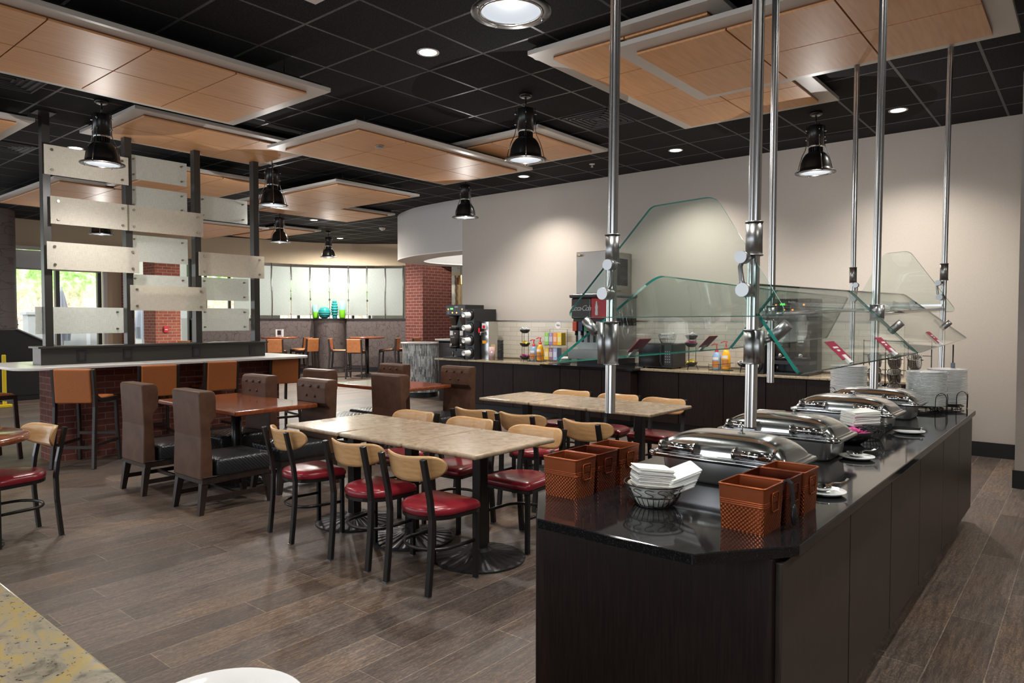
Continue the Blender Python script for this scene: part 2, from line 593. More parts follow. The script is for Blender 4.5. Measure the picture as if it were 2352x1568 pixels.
NAPKIN = P('white_paper', (.78, .77, .75), .8)
CHINA = P('white_china', (.78, .78, .78), .12)
GLASS = m_glass()
GEDGE = P('glass_edge', (.02, .16, .13), .08, spec=.6, coat=.5)
GEDGE_LIT = P('glass_edge_lit', (.18, .62, .58), .12)  # lit copy of the glass edge; the glow is put into the colour
WINGL = m_glass('window_glass', (.95, .98, .97))
FROST = m_frost('linen_laminate', (.90, .86, .77), .2, .5)
FROST2 = m_frost('pale_linen_laminate', (.88, .90, .86), .2, .6)
SCREEN = P('charcoal_metal', (.03, .027, .024), .38, spec=.5)
LENS = m_emit('pendant_lens', (.85, .92, 1.0), .42)
LENSH = m_emit('downlight_lens', (1, .97, .92), 9.0)
BRASS = P('brass', (.6, .42, .2), .25, 1)
BRASSY = P('warm_steel', (.35, .3, .24), .3, 1)
PINK = P('pink_packet', (.75, .1, .35), .6)
YELLOW = P('yellow_packet', (.8, .65, .06), .6)
REDPL = P('red_plastic', (.6, .02, .03), .3)
MAROON = P('maroon_card', (.30, .012, .05), .35)
WHITEPL = P('white_plastic', (.75, .75, .74), .35)
BLUE = P('blue_bottle', (.25, .4, .62), .25)
YELORG = P('yellow_bottle', (.85, .42, .03), .25)
TEAL = P('teal_ceramic', (.02, .2, .2), .12)
GREENG = P('green_glass', (.22, .65, .03), .1, trans=.3)
CYANG = P('aqua_glass', (.25, .62, .6), .1, trans=.3)
GREEN_LED = m_emit('green_display', (.1, 1, .1), 2)
ORANGE_LED = m_emit('orange_indicator', (1, .25, .05), 4)
SIGNW = P('sign_white', (.7, .7, .7), .5)
INK = P('dark_ink', (.03, .03, .03), .5)

# ------------------------------------------------------------------ room shell
CZ = 3.68
PLAN = [(-18.15, -5), (4, -5), (4, 18), (-22, 18), (-22, 8.7), (-18.15, 8.7)]
struct('floor', MB().prism(PLAN, -.1, 0), FLOOR)
struct('ceiling', MB().prism(PLAN, CZ, CZ + .12), CEIL)
struct('wall_back', MB().box(-8.82, -.52, 9.22, 9.42, 0, CZ), WALL)
struct('wall_right', MB().box(-.52, 4, 7.66, 9.42, 0, CZ), WALL)
struct('wall_far_right', MB().box(3.8, 4, -5, 7.66, 0, CZ), WALL)
struct('wall_front', MB().box(-18.15, 4, -5, -4.8, 0, .5).box(-18.15, 4, -5, -4.8, 3.0, CZ).box(-9, -8, -5, -4.8, .5, 3).box(1, 4, -5, -4.8, .5, 3), WALL)  # unseen wall; openings added in it to let daylight fill the room
struct('baseboard_back', MB().box(-1.5, -.52, 9.2, 9.22, 0, .16), BASE)
struct('baseboard_right', MB().box(-.535, 3.8, 7.645, 7.66, 0, .16).box(-.535, -.52, 7.66, 9.2, 0, .16), BASE)
struct('trim_1', MB().box(-8.82, -1.7, 9.2, 9.222, .86, 1.475), TILE)
struct('trim_2', MB().box(-8.82, -1.7, 9.195, 9.222, 1.475, 1.487), SATIN)

# curved soffit over the entry
OUT = [(-8.82, 9.22), (-9.2, 9.225), (-9.55, 9.26), (-10.1, 9.33), (-10.6, 9.49), (-11.06, 9.70), (-11.45, 9.98), (-11.7, 10.35), (-11.83, 10.8), (-11.8, 11.4), (-11.55, 12.0), (-11.1, 12.6), (-10.5, 13.1), (-9.7, 13.4), (-8.82, 13.5)]


def smooth_poly(pts, n=3):
    out = []
    P_ = [Vector((p[0], p[1], 0)) for p in pts]
    for i in range(len(P_) - 1):
        a = P_[max(i - 1, 0)]; b = P_[i]; c = P_[i + 1]; d = P_[min(i + 2, len(P_) - 1)]
        for k in range(n):
            t = k / n
            q = .5 * ((2 * b) + (c - a) * t + (2 * a - 5 * b + 4 * c - d) * t * t + (-a + 3 * b - 3 * c + d) * t ** 3)
            out.append((q.x, q.y))
    out.append(tuple(pts[-1])[:2])
    return out


def offset(pts, d):
    out = []
    for i, p in enumerate(pts):
        a = Vector(pts[max(i - 1, 0)]); b = Vector(pts[min(i + 1, len(pts) - 1)])
        t = (b - a).normalized()
        out.append((p[0] + t.y * d, p[1] - t.x * d))
    return out


O2 = smooth_poly(OUT)
I2 = offset(O2, .55)
# keep the inner curve from leaving the wall line
I2 = [(x, max(y, 9.75)) for x, y in I2]


def band(outer, inner, z0, z1):
    m = MB()
    n = len(outer)
    vs = [(x, y, z0) for x, y in outer] + [(x, y, z1) for x, y in outer] + [(x, y, z0) for x, y in inner] + [(x, y, z1) for x, y in inner]
    f = []
    for i in range(n - 1):
        f += [(i, i + 1, n + i + 1, n + i), (2 * n + i, 3 * n + i, 3 * n + i + 1, 2 * n + i + 1), (i, 2 * n + i, 2 * n + i + 1, i + 1), (n + i, n + i + 1, 3 * n + i + 1, 3 * n + i)]
    f += [(0, n, 3 * n, 2 * n), (n - 1, 3 * n - 1, 4 * n - 1, 2 * n - 1)]
    m.add(vs, f, 0, False)
    return m


so = band(O2, offset(O2, .12), 2.765, CZ)
struct('wall_soffit', so, SOFFIT)
struct('trim_3', band(offset(O2, -.004), I2, 2.745, 2.765), WHITE)

# far rotunda wall: header band, with openings below
ARC = [(-17.9, 7.8), (-17.75, 9.0), (-17.5, 10.2), (-17.2, 11.4), (-16.6, 12.5), (-15.6, 13.4), (-14.6, 13.95), (-13, 14.4)]
A2 = smooth_poly(ARC)
struct('wall_rotunda', band([(-17.9, 6.95)] + A2, offset([(-17.9, 6.95)] + A2, -.25), 3.06, CZ), HEADER)
struct('wall_left', MB().box(-18.15, -17.9, 3.6, 4.62, 0, CZ).box(-18.15, -17.9, -5, 3.6, 0, .35).box(-18.15, -17.9, -5, 3.6, 3.0, CZ).box(-18.15, -17.9, 4.62, 6.6, 3.06, CZ).box(-18.15, -17.9, 6.6, 6.95, 0, CZ).box(-18.15, -17.9, 4.62, 6.6, 0, .35), HEADER)
struct('trim_4', MB().box(-17.92, -17.86, 4.56, 6.62, 3.02, 3.1).box(-17.92, -17.86, 4.56, 4.64, .3, 3.06).box(-17.92, -17.86, 6.55, 6.63, .3, 3.06).box(-17.94, -17.86, 4.56, 6.62, .3, .37), FRAME)
w1 = struct('window_1', MB().box(-18.06, -18.05, 4.64, 6.55, .37, 3.02), WINGL)
tag(MB().box(-18.1, -18.0, 4.64, 4.72, .37, 3.02).box(-18.1, -18.0, 6.47, 6.55, .37, 3.02).box(-18.1, -17.98, 5.6, 5.68, .37, 3.02).box(-18.1, -18.0, 4.64, 6.55, .37, .43).build('window_frame', SCREEN, w1))
w2 = struct('window_2', MB().box(-18.06, -18.05, 6.95, 8.7, .1, 3.06), WINGL)
MB().box(-18.1, -18.0, 6.95, 7.03, .1, 3.06).box(-18.1, -18.0, 7.85, 7.93, .1, 3.06).box(-18.1, -18.0, 8.62, 8.7, .1, 3.06).box(-18.1, -18.0, 6.95, 8.7, 2.2, 2.26).build('window_frame', SCREEN, w2)
sh = tag(MB().box(-18.0, -17.99, 4.66, 6.53, 2.62, 3.02).build('roller_shade', P('shade_fabric', (.62, .64, .66), .8)), 'pale grey roller shade half lowered over the far left window', 'blind')
MB().cyl((-17.99, 4.66, 2.61), (-17.99, 6.53, 2.61), .018, n=10).build('hem_bar', FRAME, sh)

# wall behind the rotunda glass (lobby beyond)
struct('wall_lobby', MB().box(-22, -21.8, 8.7, 18, 2.9, CZ).box(-22, -21.8, 8.7, 10.2, 0, 2.9).box(-22, -21.8, 12.6, 13.6, 0, 2.9).box(-22, -8.8, 17.8, 18, 0, CZ).box(-8.95, -8.8, 13.5, 17.8, 0, CZ).box(-22, -17.9, 8.72, 8.8, 0, CZ), WALL)
struct('wall_entry', MB().box(-16.2, -8.95, 15.4, 15.5, 0, CZ), WPALE)
for i, (a, b) in enumerate(((10.2, 12.6), (13.6, 17.8))):
    w = struct('window_%d' % (3 + i), MB().box(-21.92, -21.91, a, b, 0, 2.9), WINGL)
    m_ = MB()
    k = a
    while k < b:
        m_.box(-21.95, -21.86, k, k + .06, 0, 2.9); k += .8
    m_.box(-21.95, -21.86, a, b, 2.2, 2.28)
    m_.build('window_frame', SCREEN, w)

# low curved partition with dark wallpaper
LW = smooth_poly([(-17.72, 8.6), (-17.62, 9.4), (-17.42, 10.4), (-17.1, 11.5), (-16.52, 12.4), (-15.5, 13.25), (-14.75, 13.7)])
struct('wall_partition', band(LW, offset(LW, -.14), 0, 1.5), WPAPER)
struct('trim_5', band(offset(LW, .03), offset(LW, -.18), 1.5, 1.535), BASE)
struct('baseboard_partition', band(offset(LW, .012), offset(LW, 0), 0, .14), BASE)
struct('column_partition', MB().lathe([(.43, 0), (.43, 1.5)], (-16.75, 12.05, 0), 40), WPAPER)
struct('trim_6', MB().lathe([(.0001, 1.5), (.46, 1.5), (.46, 1.535), (.0001, 1.535)], (-16.75, 12.05, 0), 40, smooth=False), BASE)
struct('column_left', MB().lathe([(.55, 0), (.55, CZ)], (-17.0, 4.02, 0), 40), WPAPER)
struct('column_brick', MB().box(-17.12, -16.5, 7.13, 7.7, 0, 3.2), BRICK)
struct('wall_brick_pilaster', MB().box(-17.98, -17.8, 6.95, 7.2, 0, 3.06), BRICK)
struct('column_brick_right', MB().box(-15.1, -14.4, 13.45, 14.6, 0, 3.4), BRICKC)

# frosted rotunda panes between partition and header
FT = m_frost('frosted_glass', (.84, .93, .90), .04, .78)
GA = smooth_poly([(-17.6, 9.6), (-17.45, 10.45), (-17.28, 11.1), (-17.05, 11.66), (-16.75, 12.15), (-16.35, 12.65), (-15.9, 13.05), (-15.42, 13.4), (-15.0, 13.65)], 6)
L_ = [0]
for a, b in zip(GA, GA[1:]): L_.append(L_[-1] + (Vector(a) - Vector(b)).length)


def along(t):
    for i in range(len(L_) - 1):
        if t <= L_[i + 1]:
            f = (t - L_[i]) / (L_[i + 1] - L_[i]); return Vector(GA[i]).lerp(Vector(GA[i + 1]), f)
    return Vector(GA[-1])


npane = 9
pw = (L_[-1] - .3) / npane
names9 = ['behind the divider screen', 'second behind the divider screen', 'first right of the divider post', 'above the small green vase', 'above the round teal vase', 'right of the tall green vase', 'third from the brick column', 'second from the brick column', 'nearest the brick column']
for k in range(npane):
    a, b = k * pw + .02, (k + 1) * pw - .02
    nu, nv = 6, 8
    tw = .05 * (1 if k % 2 else -1)
    front = []; back = []
    for j in range(nv + 1):
        z = 1.62 + (2.97 - 1.62) * j / nv
        for i in range(nu + 1):
            p = along(a + (b - a) * i / nu)
            tdir = (along(b) - along(a)).normalized(); nrm = Vector((tdir.y, -tdir.x))
            bow = tw * math.sin(2 * PI * j / nv) * (i / nu - .5)
            q = p + nrm * bow
            front.append((q.x, q.y, z)); q = q - nrm * .008; back.append((q.x, q.y, z))
    W = nu + 1; n_ = len(front)
    fs = []
    for j in range(nv):
        for i in range(nu):
            c = j * W + i
            fs.append((c, c + 1, c + W + 1, c + W))
    m = MB(); m.add(front, fs, 0, True)
    o = m.build('frosted_pane', FT)
    tag(o, 'tall frosted glass pane over the low partition, ' + names9[k], 'glass panel', 'frosted panes over the curved partition')
    p = along(b + .02)
    mm = MB(); mm.cyl((p.x, p.y, 1.535), (p.x, p.y, 3.06), .009, n=8)
    for z in (1.66, 2.3, 2.93): mm.cyl((p.x, p.y, z - .012), (p.x, p.y, z + .012), .022, n=10)
    mm.build('standoff_rod', SATIN, o)

# art wall seen through the entry
ar = thing('wall_art', 'tall framed abstract of wavy gold strips on the pale wall by the entry', 'picture', (-15.0, 15.38, .25))
MB().box(-.34, .34, -.04, 0, 1.2, 2.72).build('frame', P('art_mat', (.62, .52, .36), .6), ar)
for k, (x, w) in enumerate(((-.26, .08), (-.12, .14), (.06, .05), (.17, .07))):
    pts = [(x + .012 * math.sin(z * 25 + k), -.05, 1.28 + 0 * z) for z in (0,)]
    L = []; Rr = []
    for j in range(25):
        z = 1.28 + 1.38 * j / 24 * (1 - .05 * k)
        L.append((x + .015 * math.sin(z * 28 + k), z)); Rr.append((x + w + .015 * math.sin(z * 28 + k), z))
    m = MB()
    poly = L + Rr[::-1]
    M_ = Matrix.Rotation(PI / 2, 4, 'X')
    m.prism(poly, .045, .06, M=M_)
    m.build('strip', [P('art_strip', c, .6) for c in [((.75, .6, .35), (.8, .75, .66), (.2, .12, .06), (.7, .5, .25))[k]]][0], ar)
sc = thing('wall_sconce', 'small brass lamp shade hanging at the entry edge beside the gold artwork', 'lamp', (-13.93, 14.5, 2.5))
MB().lathe([(.12, 0), (.08, .26)], n=20).build('lamp_shade', BRASS, sc)
MB().cyl((0, 0, .26), (0, 0, CZ - 2.5), .006, n=6).build('cord', BLACKMET, sc)

# reception desk pieces
rc = thing('reception_desk', 'curved reception desk end clad in glass mosaic with a white top', 'desk', (-10.17, 9.45, 0))
MB().lathe([(.36, .1), (.36, 1.03)], n=48).build('body', MOSAIC, rc)
MB().lathe([(.33, 0), (.33, .1)], n=40).build('plinth', BASE, rc)
MB().lathe([(.0001, 1.03), (.39, 1.03), (.395, 1.045), (.39, 1.06), (.0001, 1.06)], n=48).build('top', SOLID, rc)
rd = thing('service_desk', 'dark tiled service desk with a white top behind the coffee machine', 'desk', (-9.27, 10.0, 0))
MB().box(-.5, .44, -.45, .6, .1, 1.08).build('body', SLATE, rd)
MB().box(-.47, .48, -.42, .57, 0, .1).build('plinth', BASE, rd)
MB().box(-.56, .5, -.5, .65, 1.1, 1.13).box(-.4, .5, .1, .75, 1.15, 1.18).build('top', SOLID, rd, bevel=.004)
MB().box(-.5, .48, -.45, .6, 1.06, 1.1).box(-.35, .48, .15, .6, 1.13, 1.15).build('trim', BASE, rd)

# ------------------------------------------------------------------ outdoors
HILL = P('planted_bank', (.2, .3, .1), .9)
_h = coords(HILL)
_c = mix(HILL, ramp(HILL, noise(HILL, _h, 4.5, 8, .75), [(.35, (.1, .2, .04)), (.5, (.3, .5, .12)), (.62, (.75, .7, .68))]),
         ramp(HILL, noise(HILL, _h, 5, 8, .8), [(.35, (.35, .2, .14)), (.5, (.7, .48, .38)), (.65, (.85, .75, .68))]),
         ramp(HILL, sep(HILL, _h)[2], [(.0, (1, 1, 1)), (1., (1, 1, 1))]))
_z = sep(HILL, _h)[2]
_zf = math_(HILL, 'ADD', math_(HILL, 'MULTIPLY', _z, -.9), math_(HILL, 'ADD', 2.1, math_(HILL, 'MULTIPLY', noise(HILL, _h, 1.2, 3), 1.0)))
_n = nt(HILL)[0].new('ShaderNodeClamp'); nt(HILL)[1].new(_zf, _n.inputs[0])
_c = mix(HILL, ramp(HILL, noise(HILL, _h, 4.5, 8, .75), [(.35, (.12, .24, .05)), (.5, (.36, .58, .15)), (.64, (.8, .78, .74))]),
         ramp(HILL, noise(HILL, _h, 5, 8, .8), [(.35, (.3, .2, .14)), (.5, (.72, .5, .4)), (.65, (.88, .8, .74))]), _n.outputs[0])
setc(HILL, _c)
random.seed(5)
hm = MB()
NX, NY = 40, 14
vs = []
for i in range(NX + 1):
    y = -2 + 26 * i / NX
    for j in range(NY + 1):
        t = j / NY
        vs.append((-24.5 - 3.4 * t + .35 * random.uniform(-1, 1), y, t * 6.5 + .12 * random.uniform(-1, 1) - (.2 if j == 0 else 0)))
hm.add(vs, [(i * (NY + 1) + j, i * (NY + 1) + j + 1, (i + 1) * (NY + 1) + j + 1, (i + 1) * (NY + 1) + j) for i in range(NX) for j in range(NY)], 0, True)
tag(hm.build('planted_bank', HILL), 'steep bank of green and pinkish shrubs outside the windows', 'shrubs', kind='stuff')
struct('ground_patio', MB().box(-30, -18.15, -5, 8.7, -.12, -.02).box(-30, -22, 8.7, 24, -.12, -.02), P('patio_paving', (.5, .48, .46), .8))
tag(MB().box(-21.6, -21.2, 5.95, 7.6, 0, 1.62).box(-21.65, -21.15, 5.9, 7.65, 1.62, 1.7).build('garden_wall', P('stone_render', (.5, .49, .5), .8), bevel=.01), 'grey rendered garden wall with a coping seen through the left window', 'wall')
fe = thing('garden_fence', 'black metal garden fence outside the left window', 'fence', (-21.4, 4.7, 0))
m = MB()
for k in range(10): m.cyl((0, k * .12, 0), (0, k * .12, 1.5), .01, n=6)
m.build('pickets', BLACKMET, fe)
MB().box(-.01, .01, 0, 1.1, 1.35, 1.38).box(-.01, .01, 0, 1.1, .15, .18).build('rails', BLACKMET, fe)
for k, (x, y, lab) in enumerate(((-20.6, 6.55, 'closed grey patio umbrella seen through the left window'), (-20.5, 9.55 - 1.05, 'closed grey patio umbrella right of the brick column'))):
    t = thing('patio_umbrella', lab, 'umbrella', (x, y, 0), group='closed patio umbrellas')
    MB().cyl((0, 0, 0), (0, 0, 2.35), .025, n=10).build('pole', SATIN, t)
    m = MB()
    rings = []
    for z, r in ((.95, .17), (1.3, .2), (1.7, .15), (2.1, .07), (2.3, .015)):
        rings.append([(r * (1 if i % 2 else .6) * math.cos(2 * PI * i / 16), r * (1 if i % 2 else .6) * math.sin(2 * PI * i / 16), z) for i in range(16)])
    m.loft(rings, smooth=False)
    m.build('canopy', P('umbrella_grey', (.3, .31, .36), .8), t)
    MB().lathe([(.0001, .06), (.25, .05), (.26, 0)], n=20).build('base', BLACKIRON, t)

# ------------------------------------------------------------------ ceiling clouds
def cloud(label, x0, x1, y0, y1, z, nx, ny, border=.14, group='suspended veneer ceiling panels', rods=True):
    t = thing('ceiling_panel', label, 'ceiling panel', ((x0 + x1) / 2, (y0 + y1) / 2, z), group=group)
    w, d = (x1 - x0) / 2, (y1 - y0) / 2
    MB().box(-w, w, -d, d, 0, .035).build('frame', FRAME, t, bevel=.002)
    iw, id_ = w - border, d - border
    MB().box(-iw + .008, iw - .008, -id_ + .008, id_ - .008, -.012, 0).build('backing', CLOUDE, t)
    for i in range(nx):
        for j in range(ny):
            a = -iw + 2 * iw * i / nx; b = -iw + 2 * iw * (i + 1) / nx
            c = -id_ + 2 * id_ * j / ny; e = -id_ + 2 * id_ * (j + 1) / ny
            MB().box(a + .006, b - .006, c + .006, e - .006, -.026, -.012).build('veneer_tile', CLOUD, t)
    MB().box(-w + .06, -w + .09, -d + .05, d - .05, .035, .07).box(w - .09, w - .06, -d + .05, d - .05, .035, .07).build('rail', BLACKMET, t)
    if z < CZ - .1 and rods:
        for sx in (-1, 1):
            for sy in (-1, 1):
                MB().cyl((sx * (w - .25), sy * (d - .3), .035), (sx * (w - .25), sy * (d - .3), CZ - z), .005, n=6).build('hanger_rod', SATIN, t)
    return t


ZP = 3.485
ZH = 3.6
cloud('large veneer ceiling panel at the upper left of the picture, cut by the frame edge', -6.82, -5.17, .84, 3.75, ZP, 2, 4)
cloud('veneer ceiling panel above the left end of the divider screen, behind the big left one', -8.85, -7.38, 3.02, 5.25, ZH, 2, 3)
t3 = cloud('veneer ceiling panel with a small round speaker over the dining tables', -7.42, -5.77, 4.49, 7.38, ZP, 2, 4)
MB().cyl((.35, -.75, -.04), (.35, -.75, -.026), .05, n=20).cyl((.35, -.75, -.05), (.35, -.75, -.04), .035, n=20).build('sprinkler_cover', SATIN, t3)
cloud('veneer ceiling panel behind the pendant lamp in the centre of the ceiling', -6.3, -4.71, 6.12, 7.55, ZH, 2, 2)
cloud('cross-laid veneer ceiling panel beyond the divider screen, lit by the windows', -11.25, -8.4, 6.17, 7.79, ZP, 4, 2, .1)
cloud('far veneer ceiling panel peeking out beneath the cross-laid one', -12.4, -10.85, 7.15, 9.4, ZH, 2, 3, .1)
cloud('veneer ceiling panel seen between the last two posts of the divider screen', -11.4, -9.26, 4.2, 5.78, ZP, 3, 2, .1)
cloud('bluish lit veneer ceiling panel behind the top left frosted board of the screen', -14.3, -11.3, 3.52, 5.2, ZP, 4, 2, .1)
cloud('veneer ceiling panel corner at the left edge above the divider screen', -9.8, -8.23, .3, 2.41, ZP, 2, 3, .12)
cloud('farthest bluish veneer panel beneath the rotunda ceiling', -16.75, -14.0, 6.95, 8.5, ZP, 4, 2, .1)
cloud('small far veneer panel above the rotunda header, partly hidden by a pendant', -16.6, -14.2, 8.9, 10.0, ZH, 3, 2, .1)
cloud('veneer ceiling panel whose corner shows at the top centre edge of the picture', -3.82, -2.45, .75, 2.66, ZP, 2, 3, .12)
cloud('rear veneer ceiling panel half covered by the larger one over the buffet', -3.51, -1.92, 4.42, 7.22, ZH, 2, 4)
tb = cloud('largest veneer ceiling panel hanging right above the buffet island', -2.79, -.43, 4.48, 6.02, ZP, 3, 2)

# pendants --------------------------------------------------------------
def pendant(label, x, y):
    t = thing('pendant_lamp', label, 'pendant lamp', (x, y, 3.045), group='black factory pendants')
    H_ = CZ - 3.045
    MB().lathe([(.0001, H_), (.062, H_), (.064, H_ - .025), (.05, H_ - .034), (.0001, H_ - .034)], n=24).build('canopy', BLACKMET, t)
    MB().lathe([(.0001, 0), (.045, 0), (.045, .003), (.0001, .003)], (0, 0, H_ - .038), n=20).build('canopy_cap', SATIN, t)
    MB().cyl((0, 0, .49), (0, 0, H_ - .034), .009, n=10).build('stem', BLACKMET, t)
    MB().lathe([(.0001, .49), (.078, .49), (.08, .486), (.08, .285), (.0001, .285)], n=28).build('housing', BLACKMET, t)
    h = MB()
    for k in range(20):
        a = 2 * PI * k / 20
        h.box(.045, .072, -.003, .003, .215, .262, M=Matrix.Rotation(a, 4, 'Z'))
    h.cyl((0, 0, .215), (0, 0, .285), .045, n=16)
    h.build('heat_sink', BLACKMET, t)
    MB().lathe([(.05, .288), (.076, .288), (.076, .262), (.05, .262)], n=24).build('collar', CHROME, t)
    MB().lathe([(.05, .222), (.072, .215), (.1, .195), (.128, .155), (.146, .105), (.154, .05), (.157, .02), (.19, .012), (.203, .008), (.203, .0), (.152, .0), (.15, .006), (.147, .05), (.12, .15), (.05, .2)], n=48).build('shade', BLACKMET, t)
    MB().lathe([(.0001, .006), (.152, .006)], n=40, smooth=False).build('lens', LENS, t)
    MB().lathe([(.15, .004), (.152, -.006), (.158, -.006), (.16, .0)], n=40).build('lens_ring', CHROME, t)
    for k in range(4):
        a = PI / 4 + k * PI / 2 + .35
        c, s_ = math.cos(a), math.sin(a)
        pr = [(.178, -.008), (.178, .03), (.165, .09), (.14, .17), (.108, .235), (.094, .29), (.092, .36), (.092, .5)]
        o = MB().tube([(r * c, r * s_, z) for r, z in pr], .0045, n=6).build('wire_arm', CHROME, t)
        m = MB()
        for z in (.34, .44): m.cyl((.075 * c, .075 * s_, z), (.108 * c, .108 * s_, z), .006, n=8)
        m.cyl((.178 * c, .178 * s_, -.012), (.178 * c, .178 * s_, 0), .007, n=8)
        m.build('thumb_screw', CHROME, o)
    return t


p0 = pendant('black pendant lamp cut by the top edge at the centre of the picture', -2.29, 2.75)
PEND = [(-2.29, 2.75)]
for lab, x, y in (('black pendant lamp hanging above the granite dining tables', -4.27, 5.35),
                  ('black pendant lamp in front of the beige wall, between the buffet poles', -2.29, 7.76),
                  ('black pendant lamp below the curved soffit, left of the ice maker', -7.37, 7.77),
                  ('large black pendant lamp in front of the top left board of the screen', -7.64, 2.81),
                  ('black pendant lamp just right of the last screen post, upper one', -8.60, 5.28),
                  ('black pendant lamp between the screen and the rotunda, middle of the far three', -12.54, 7.85),
                  ('smallest black pendant lamp in front of the rotunda header', -14.63, 10.51),
                  ('black pendant lamp showing between the boards of the divider screen', -13.9, 5.07)):
    dup(p0, (x, y, 3.045), random.uniform(-.5, .5), lab); PEND.append((x, y))
for x, y in PEND:
    lamp('pendant_light', 'SPOT', (x, y, 3.02), PEND_POWER, (1, .97, .93), .12, 150, .6)
    lamp('pendant_fill', 'POINT', (x, y, 2.9), PEND_POWER * .16, (1, .97, .93), .2)  # added point fill below each pendant, brightens the ceiling panels

# recessed downlights ---------------------------------------------------
DL = [(-4.226, 4.017, 'bright recessed downlight nearest the camera, top centre'), (-4.187, 8.342, 'recessed downlight close to the beige wall, between the two left poles'),
      (-6.725, 8.381, 'recessed downlight below the long veneer panel near the curved soffit'), (-1.612, 8.232, 'recessed downlight at the right, close to the beige wall'),
      (-10.019, 3.374, 'recessed downlight beside the big left pendant'), (-15.6, 11.575, 'farthest recessed downlight in front of the rotunda header'),
      (-13.187, 9.096, 'dim recessed downlight above the far smoke detectors')]
d0 = None
for x, y, lab in DL:
    if d0 is None:
        d0 = thing('recessed_downlight', lab, 'ceiling light', (x, y, CZ), group='recessed downlights')
        MB().lathe([(.07, -.002), (.085, -.006), (.092, -.004), (.092, 0)], n=32).build('trim_ring', WHITE, d0)
        MB().lathe([(.0001, -.003), (.071, -.003)], n=28, smooth=False).build('lens', LENSH, d0)
    else:
        dup(d0, (x, y, CZ), label=lab)
    lamp('downlight_light', 'SPOT', (x, y, CZ - .03), DOWN_POWER * (1.3 if y > 8 and x > -7 else 4.5 if x < -12 else 1), (1, .93, .84), .06, 170 if x < -12 else 125, .75)
# unseen downlights added outside the frame as fill light for the room
for x, y in ((-1.2, 1.2), (-4.2, -.5), (-7.2, .4), (-1.2, -2.4), (-4.2, -3), (-10, -1.5), (1.6, 1.5), (1.8, 5), (-.2, 3.6), (-13, 1), (-7.2, -3)):
    dup(d0, (x, y, CZ), label='unseen fill downlight added outside the view')
    lamp('downlight_light', 'SPOT', (x, y, CZ - .03), DOWN_POWER * 1.1, (1, .95, .88), .08, 135, .8)
for k in range(3):
    lamp('lobby_fill', 'POINT', (-19.3 + 1.1 * k, 10 + 2.4 * k, 3.1), 30, (1, .97, .92), .1)  # unseen lamps added in place of daylight, to backlight the frosted panes
lamp('entry_light', 'POINT', (-10.4, 11.3, 3.3), 40, (1, .95, .88), .15)
lamp('entry_light', 'POINT', (-13.0, 14.0, 3.2), 45, (1, .9, .78), .1)

# sprinklers, detectors, diffusers, brackets ------------------------------
s0 = thing('sprinkler_head', 'small white sprinkler head near the beige wall, left of the second pole', 'sprinkler', (-5.457, 8.33, CZ))
MB().lathe([(.04, 0), (.035, -.008), (.0001, -.01)], n=16).build('escutcheon', WHITE, s0)
MB().cyl((0, 0, -.01), (0, 0, -.04), .007, n=8).lathe([(.0001, -.04), (.022, -.042), (.0001, -.046)], n=12).build('deflector', WHITE, s0)
sd = thing('smoke_detector', 'white smoke detector on the far ceiling, left one', 'smoke detector', (-14.458, 9.753, CZ), group='smoke detectors')
MB().lathe([(.075, 0), (.075, -.02), (.055, -.045), (.0001, -.05)], n=24).build('body', WHITE, sd)
MB().lathe([(.03, -.048), (.028, -.065), (.0001, -.068)], n=16).build('sensor', WHITEPL, sd)
dup(sd, (-13.058, 10.905, CZ), label='white smoke detector on the far ceiling, nearer the curved soffit')
tag(MB().lathe([(.09, 0), (.09, -.03), (.07, -.05), (.0001, -.052)], n=28).build('ceiling_speaker', WHITE, loc=(-3.50, 4.60, CZ)), 'round cream ceiling detector peeking past the corner of the rear right ceiling panel', 'smoke detector')


def diffuser(label, x, y, s=.29):
    t = thing('air_diffuser', label, 'air vent', (x, y, CZ), group='square air diffusers')
    m = MB()
    for k in range(5):
        a = s - k * .055
        for (x0, x1, y0, y1) in ((-a, a, -a, -a + .012), (-a, a, a - .012, a), (-a, -a + .012, -a, a), (a - .012, a, -a, a)):
            m.box(x0, x1, y0, y1, -.012 - .0 * k, -.002)
    m.build('vanes', P('diffuser_grey', (.05, .05, .052), .4), t)
    MB().box(-s + .01, s - .01, -s + .01, s - .01, -.003, -.001).build('backing', BASE, t)
    return t


diffuser('square black air diffuser left of the pole, centre right of the ceiling', -4.2, 6.53)
diffuser('square black air diffuser below the large left ceiling panel', -7.62, 2.0)
diffuser('square black air diffuser at the left edge over the screen', -10.6, 2.75)

# ------------------------------------------------------------------ buffet island
isl = thing('buffet_island', 'long dark buffet island cabinet with plain doors', 'cabinet', (0, 0, 0))
CX0, CX1, CY0, CY1, CT = -1.57, -.683, 2.03, 6.2, .805
MB().box(CX0, CX1 - .02, CY0, CY1, .1, CT).build('body', WENGE, isl, bevel=.003)
MB().box(CX0 + .06, CX1 - .09, CY0 + .06, CY1 - .06, 0, .1).build('plinth', BASE, isl)
gy = [2.05, 2.80, 3.49, 4.17, 4.90, 5.55, 6.195]
for a, b in zip(gy, gy[1:]):
    MB().box(CX1 - .02, CX1, a + .005, b - .005, .105, .79).build('door', WENGE_GREY, isl, bevel=.002)
for a, b in zip(gy, gy[1:]):
    MB().box(CX0 - .02, CX0, a + .005, b - .005, .105, .79).build('door', WENGE_GREY, isl, bevel=.002)
oct_ = [(-1.412, 1.83), (-.857, 1.83), (-.651, 2.106), (-.651, 6.08), (-.857, 6.36), (-1.412, 6.36), (-1.618, 6.08), (-1.618, 2.106)]
ct = MB().prism(oct_, .805, .84).build('buffet_countertop', GR_BLACK, bevel=.004)
tag(ct, 'polished black granite top of the buffet island with clipped corners', 'countertop')

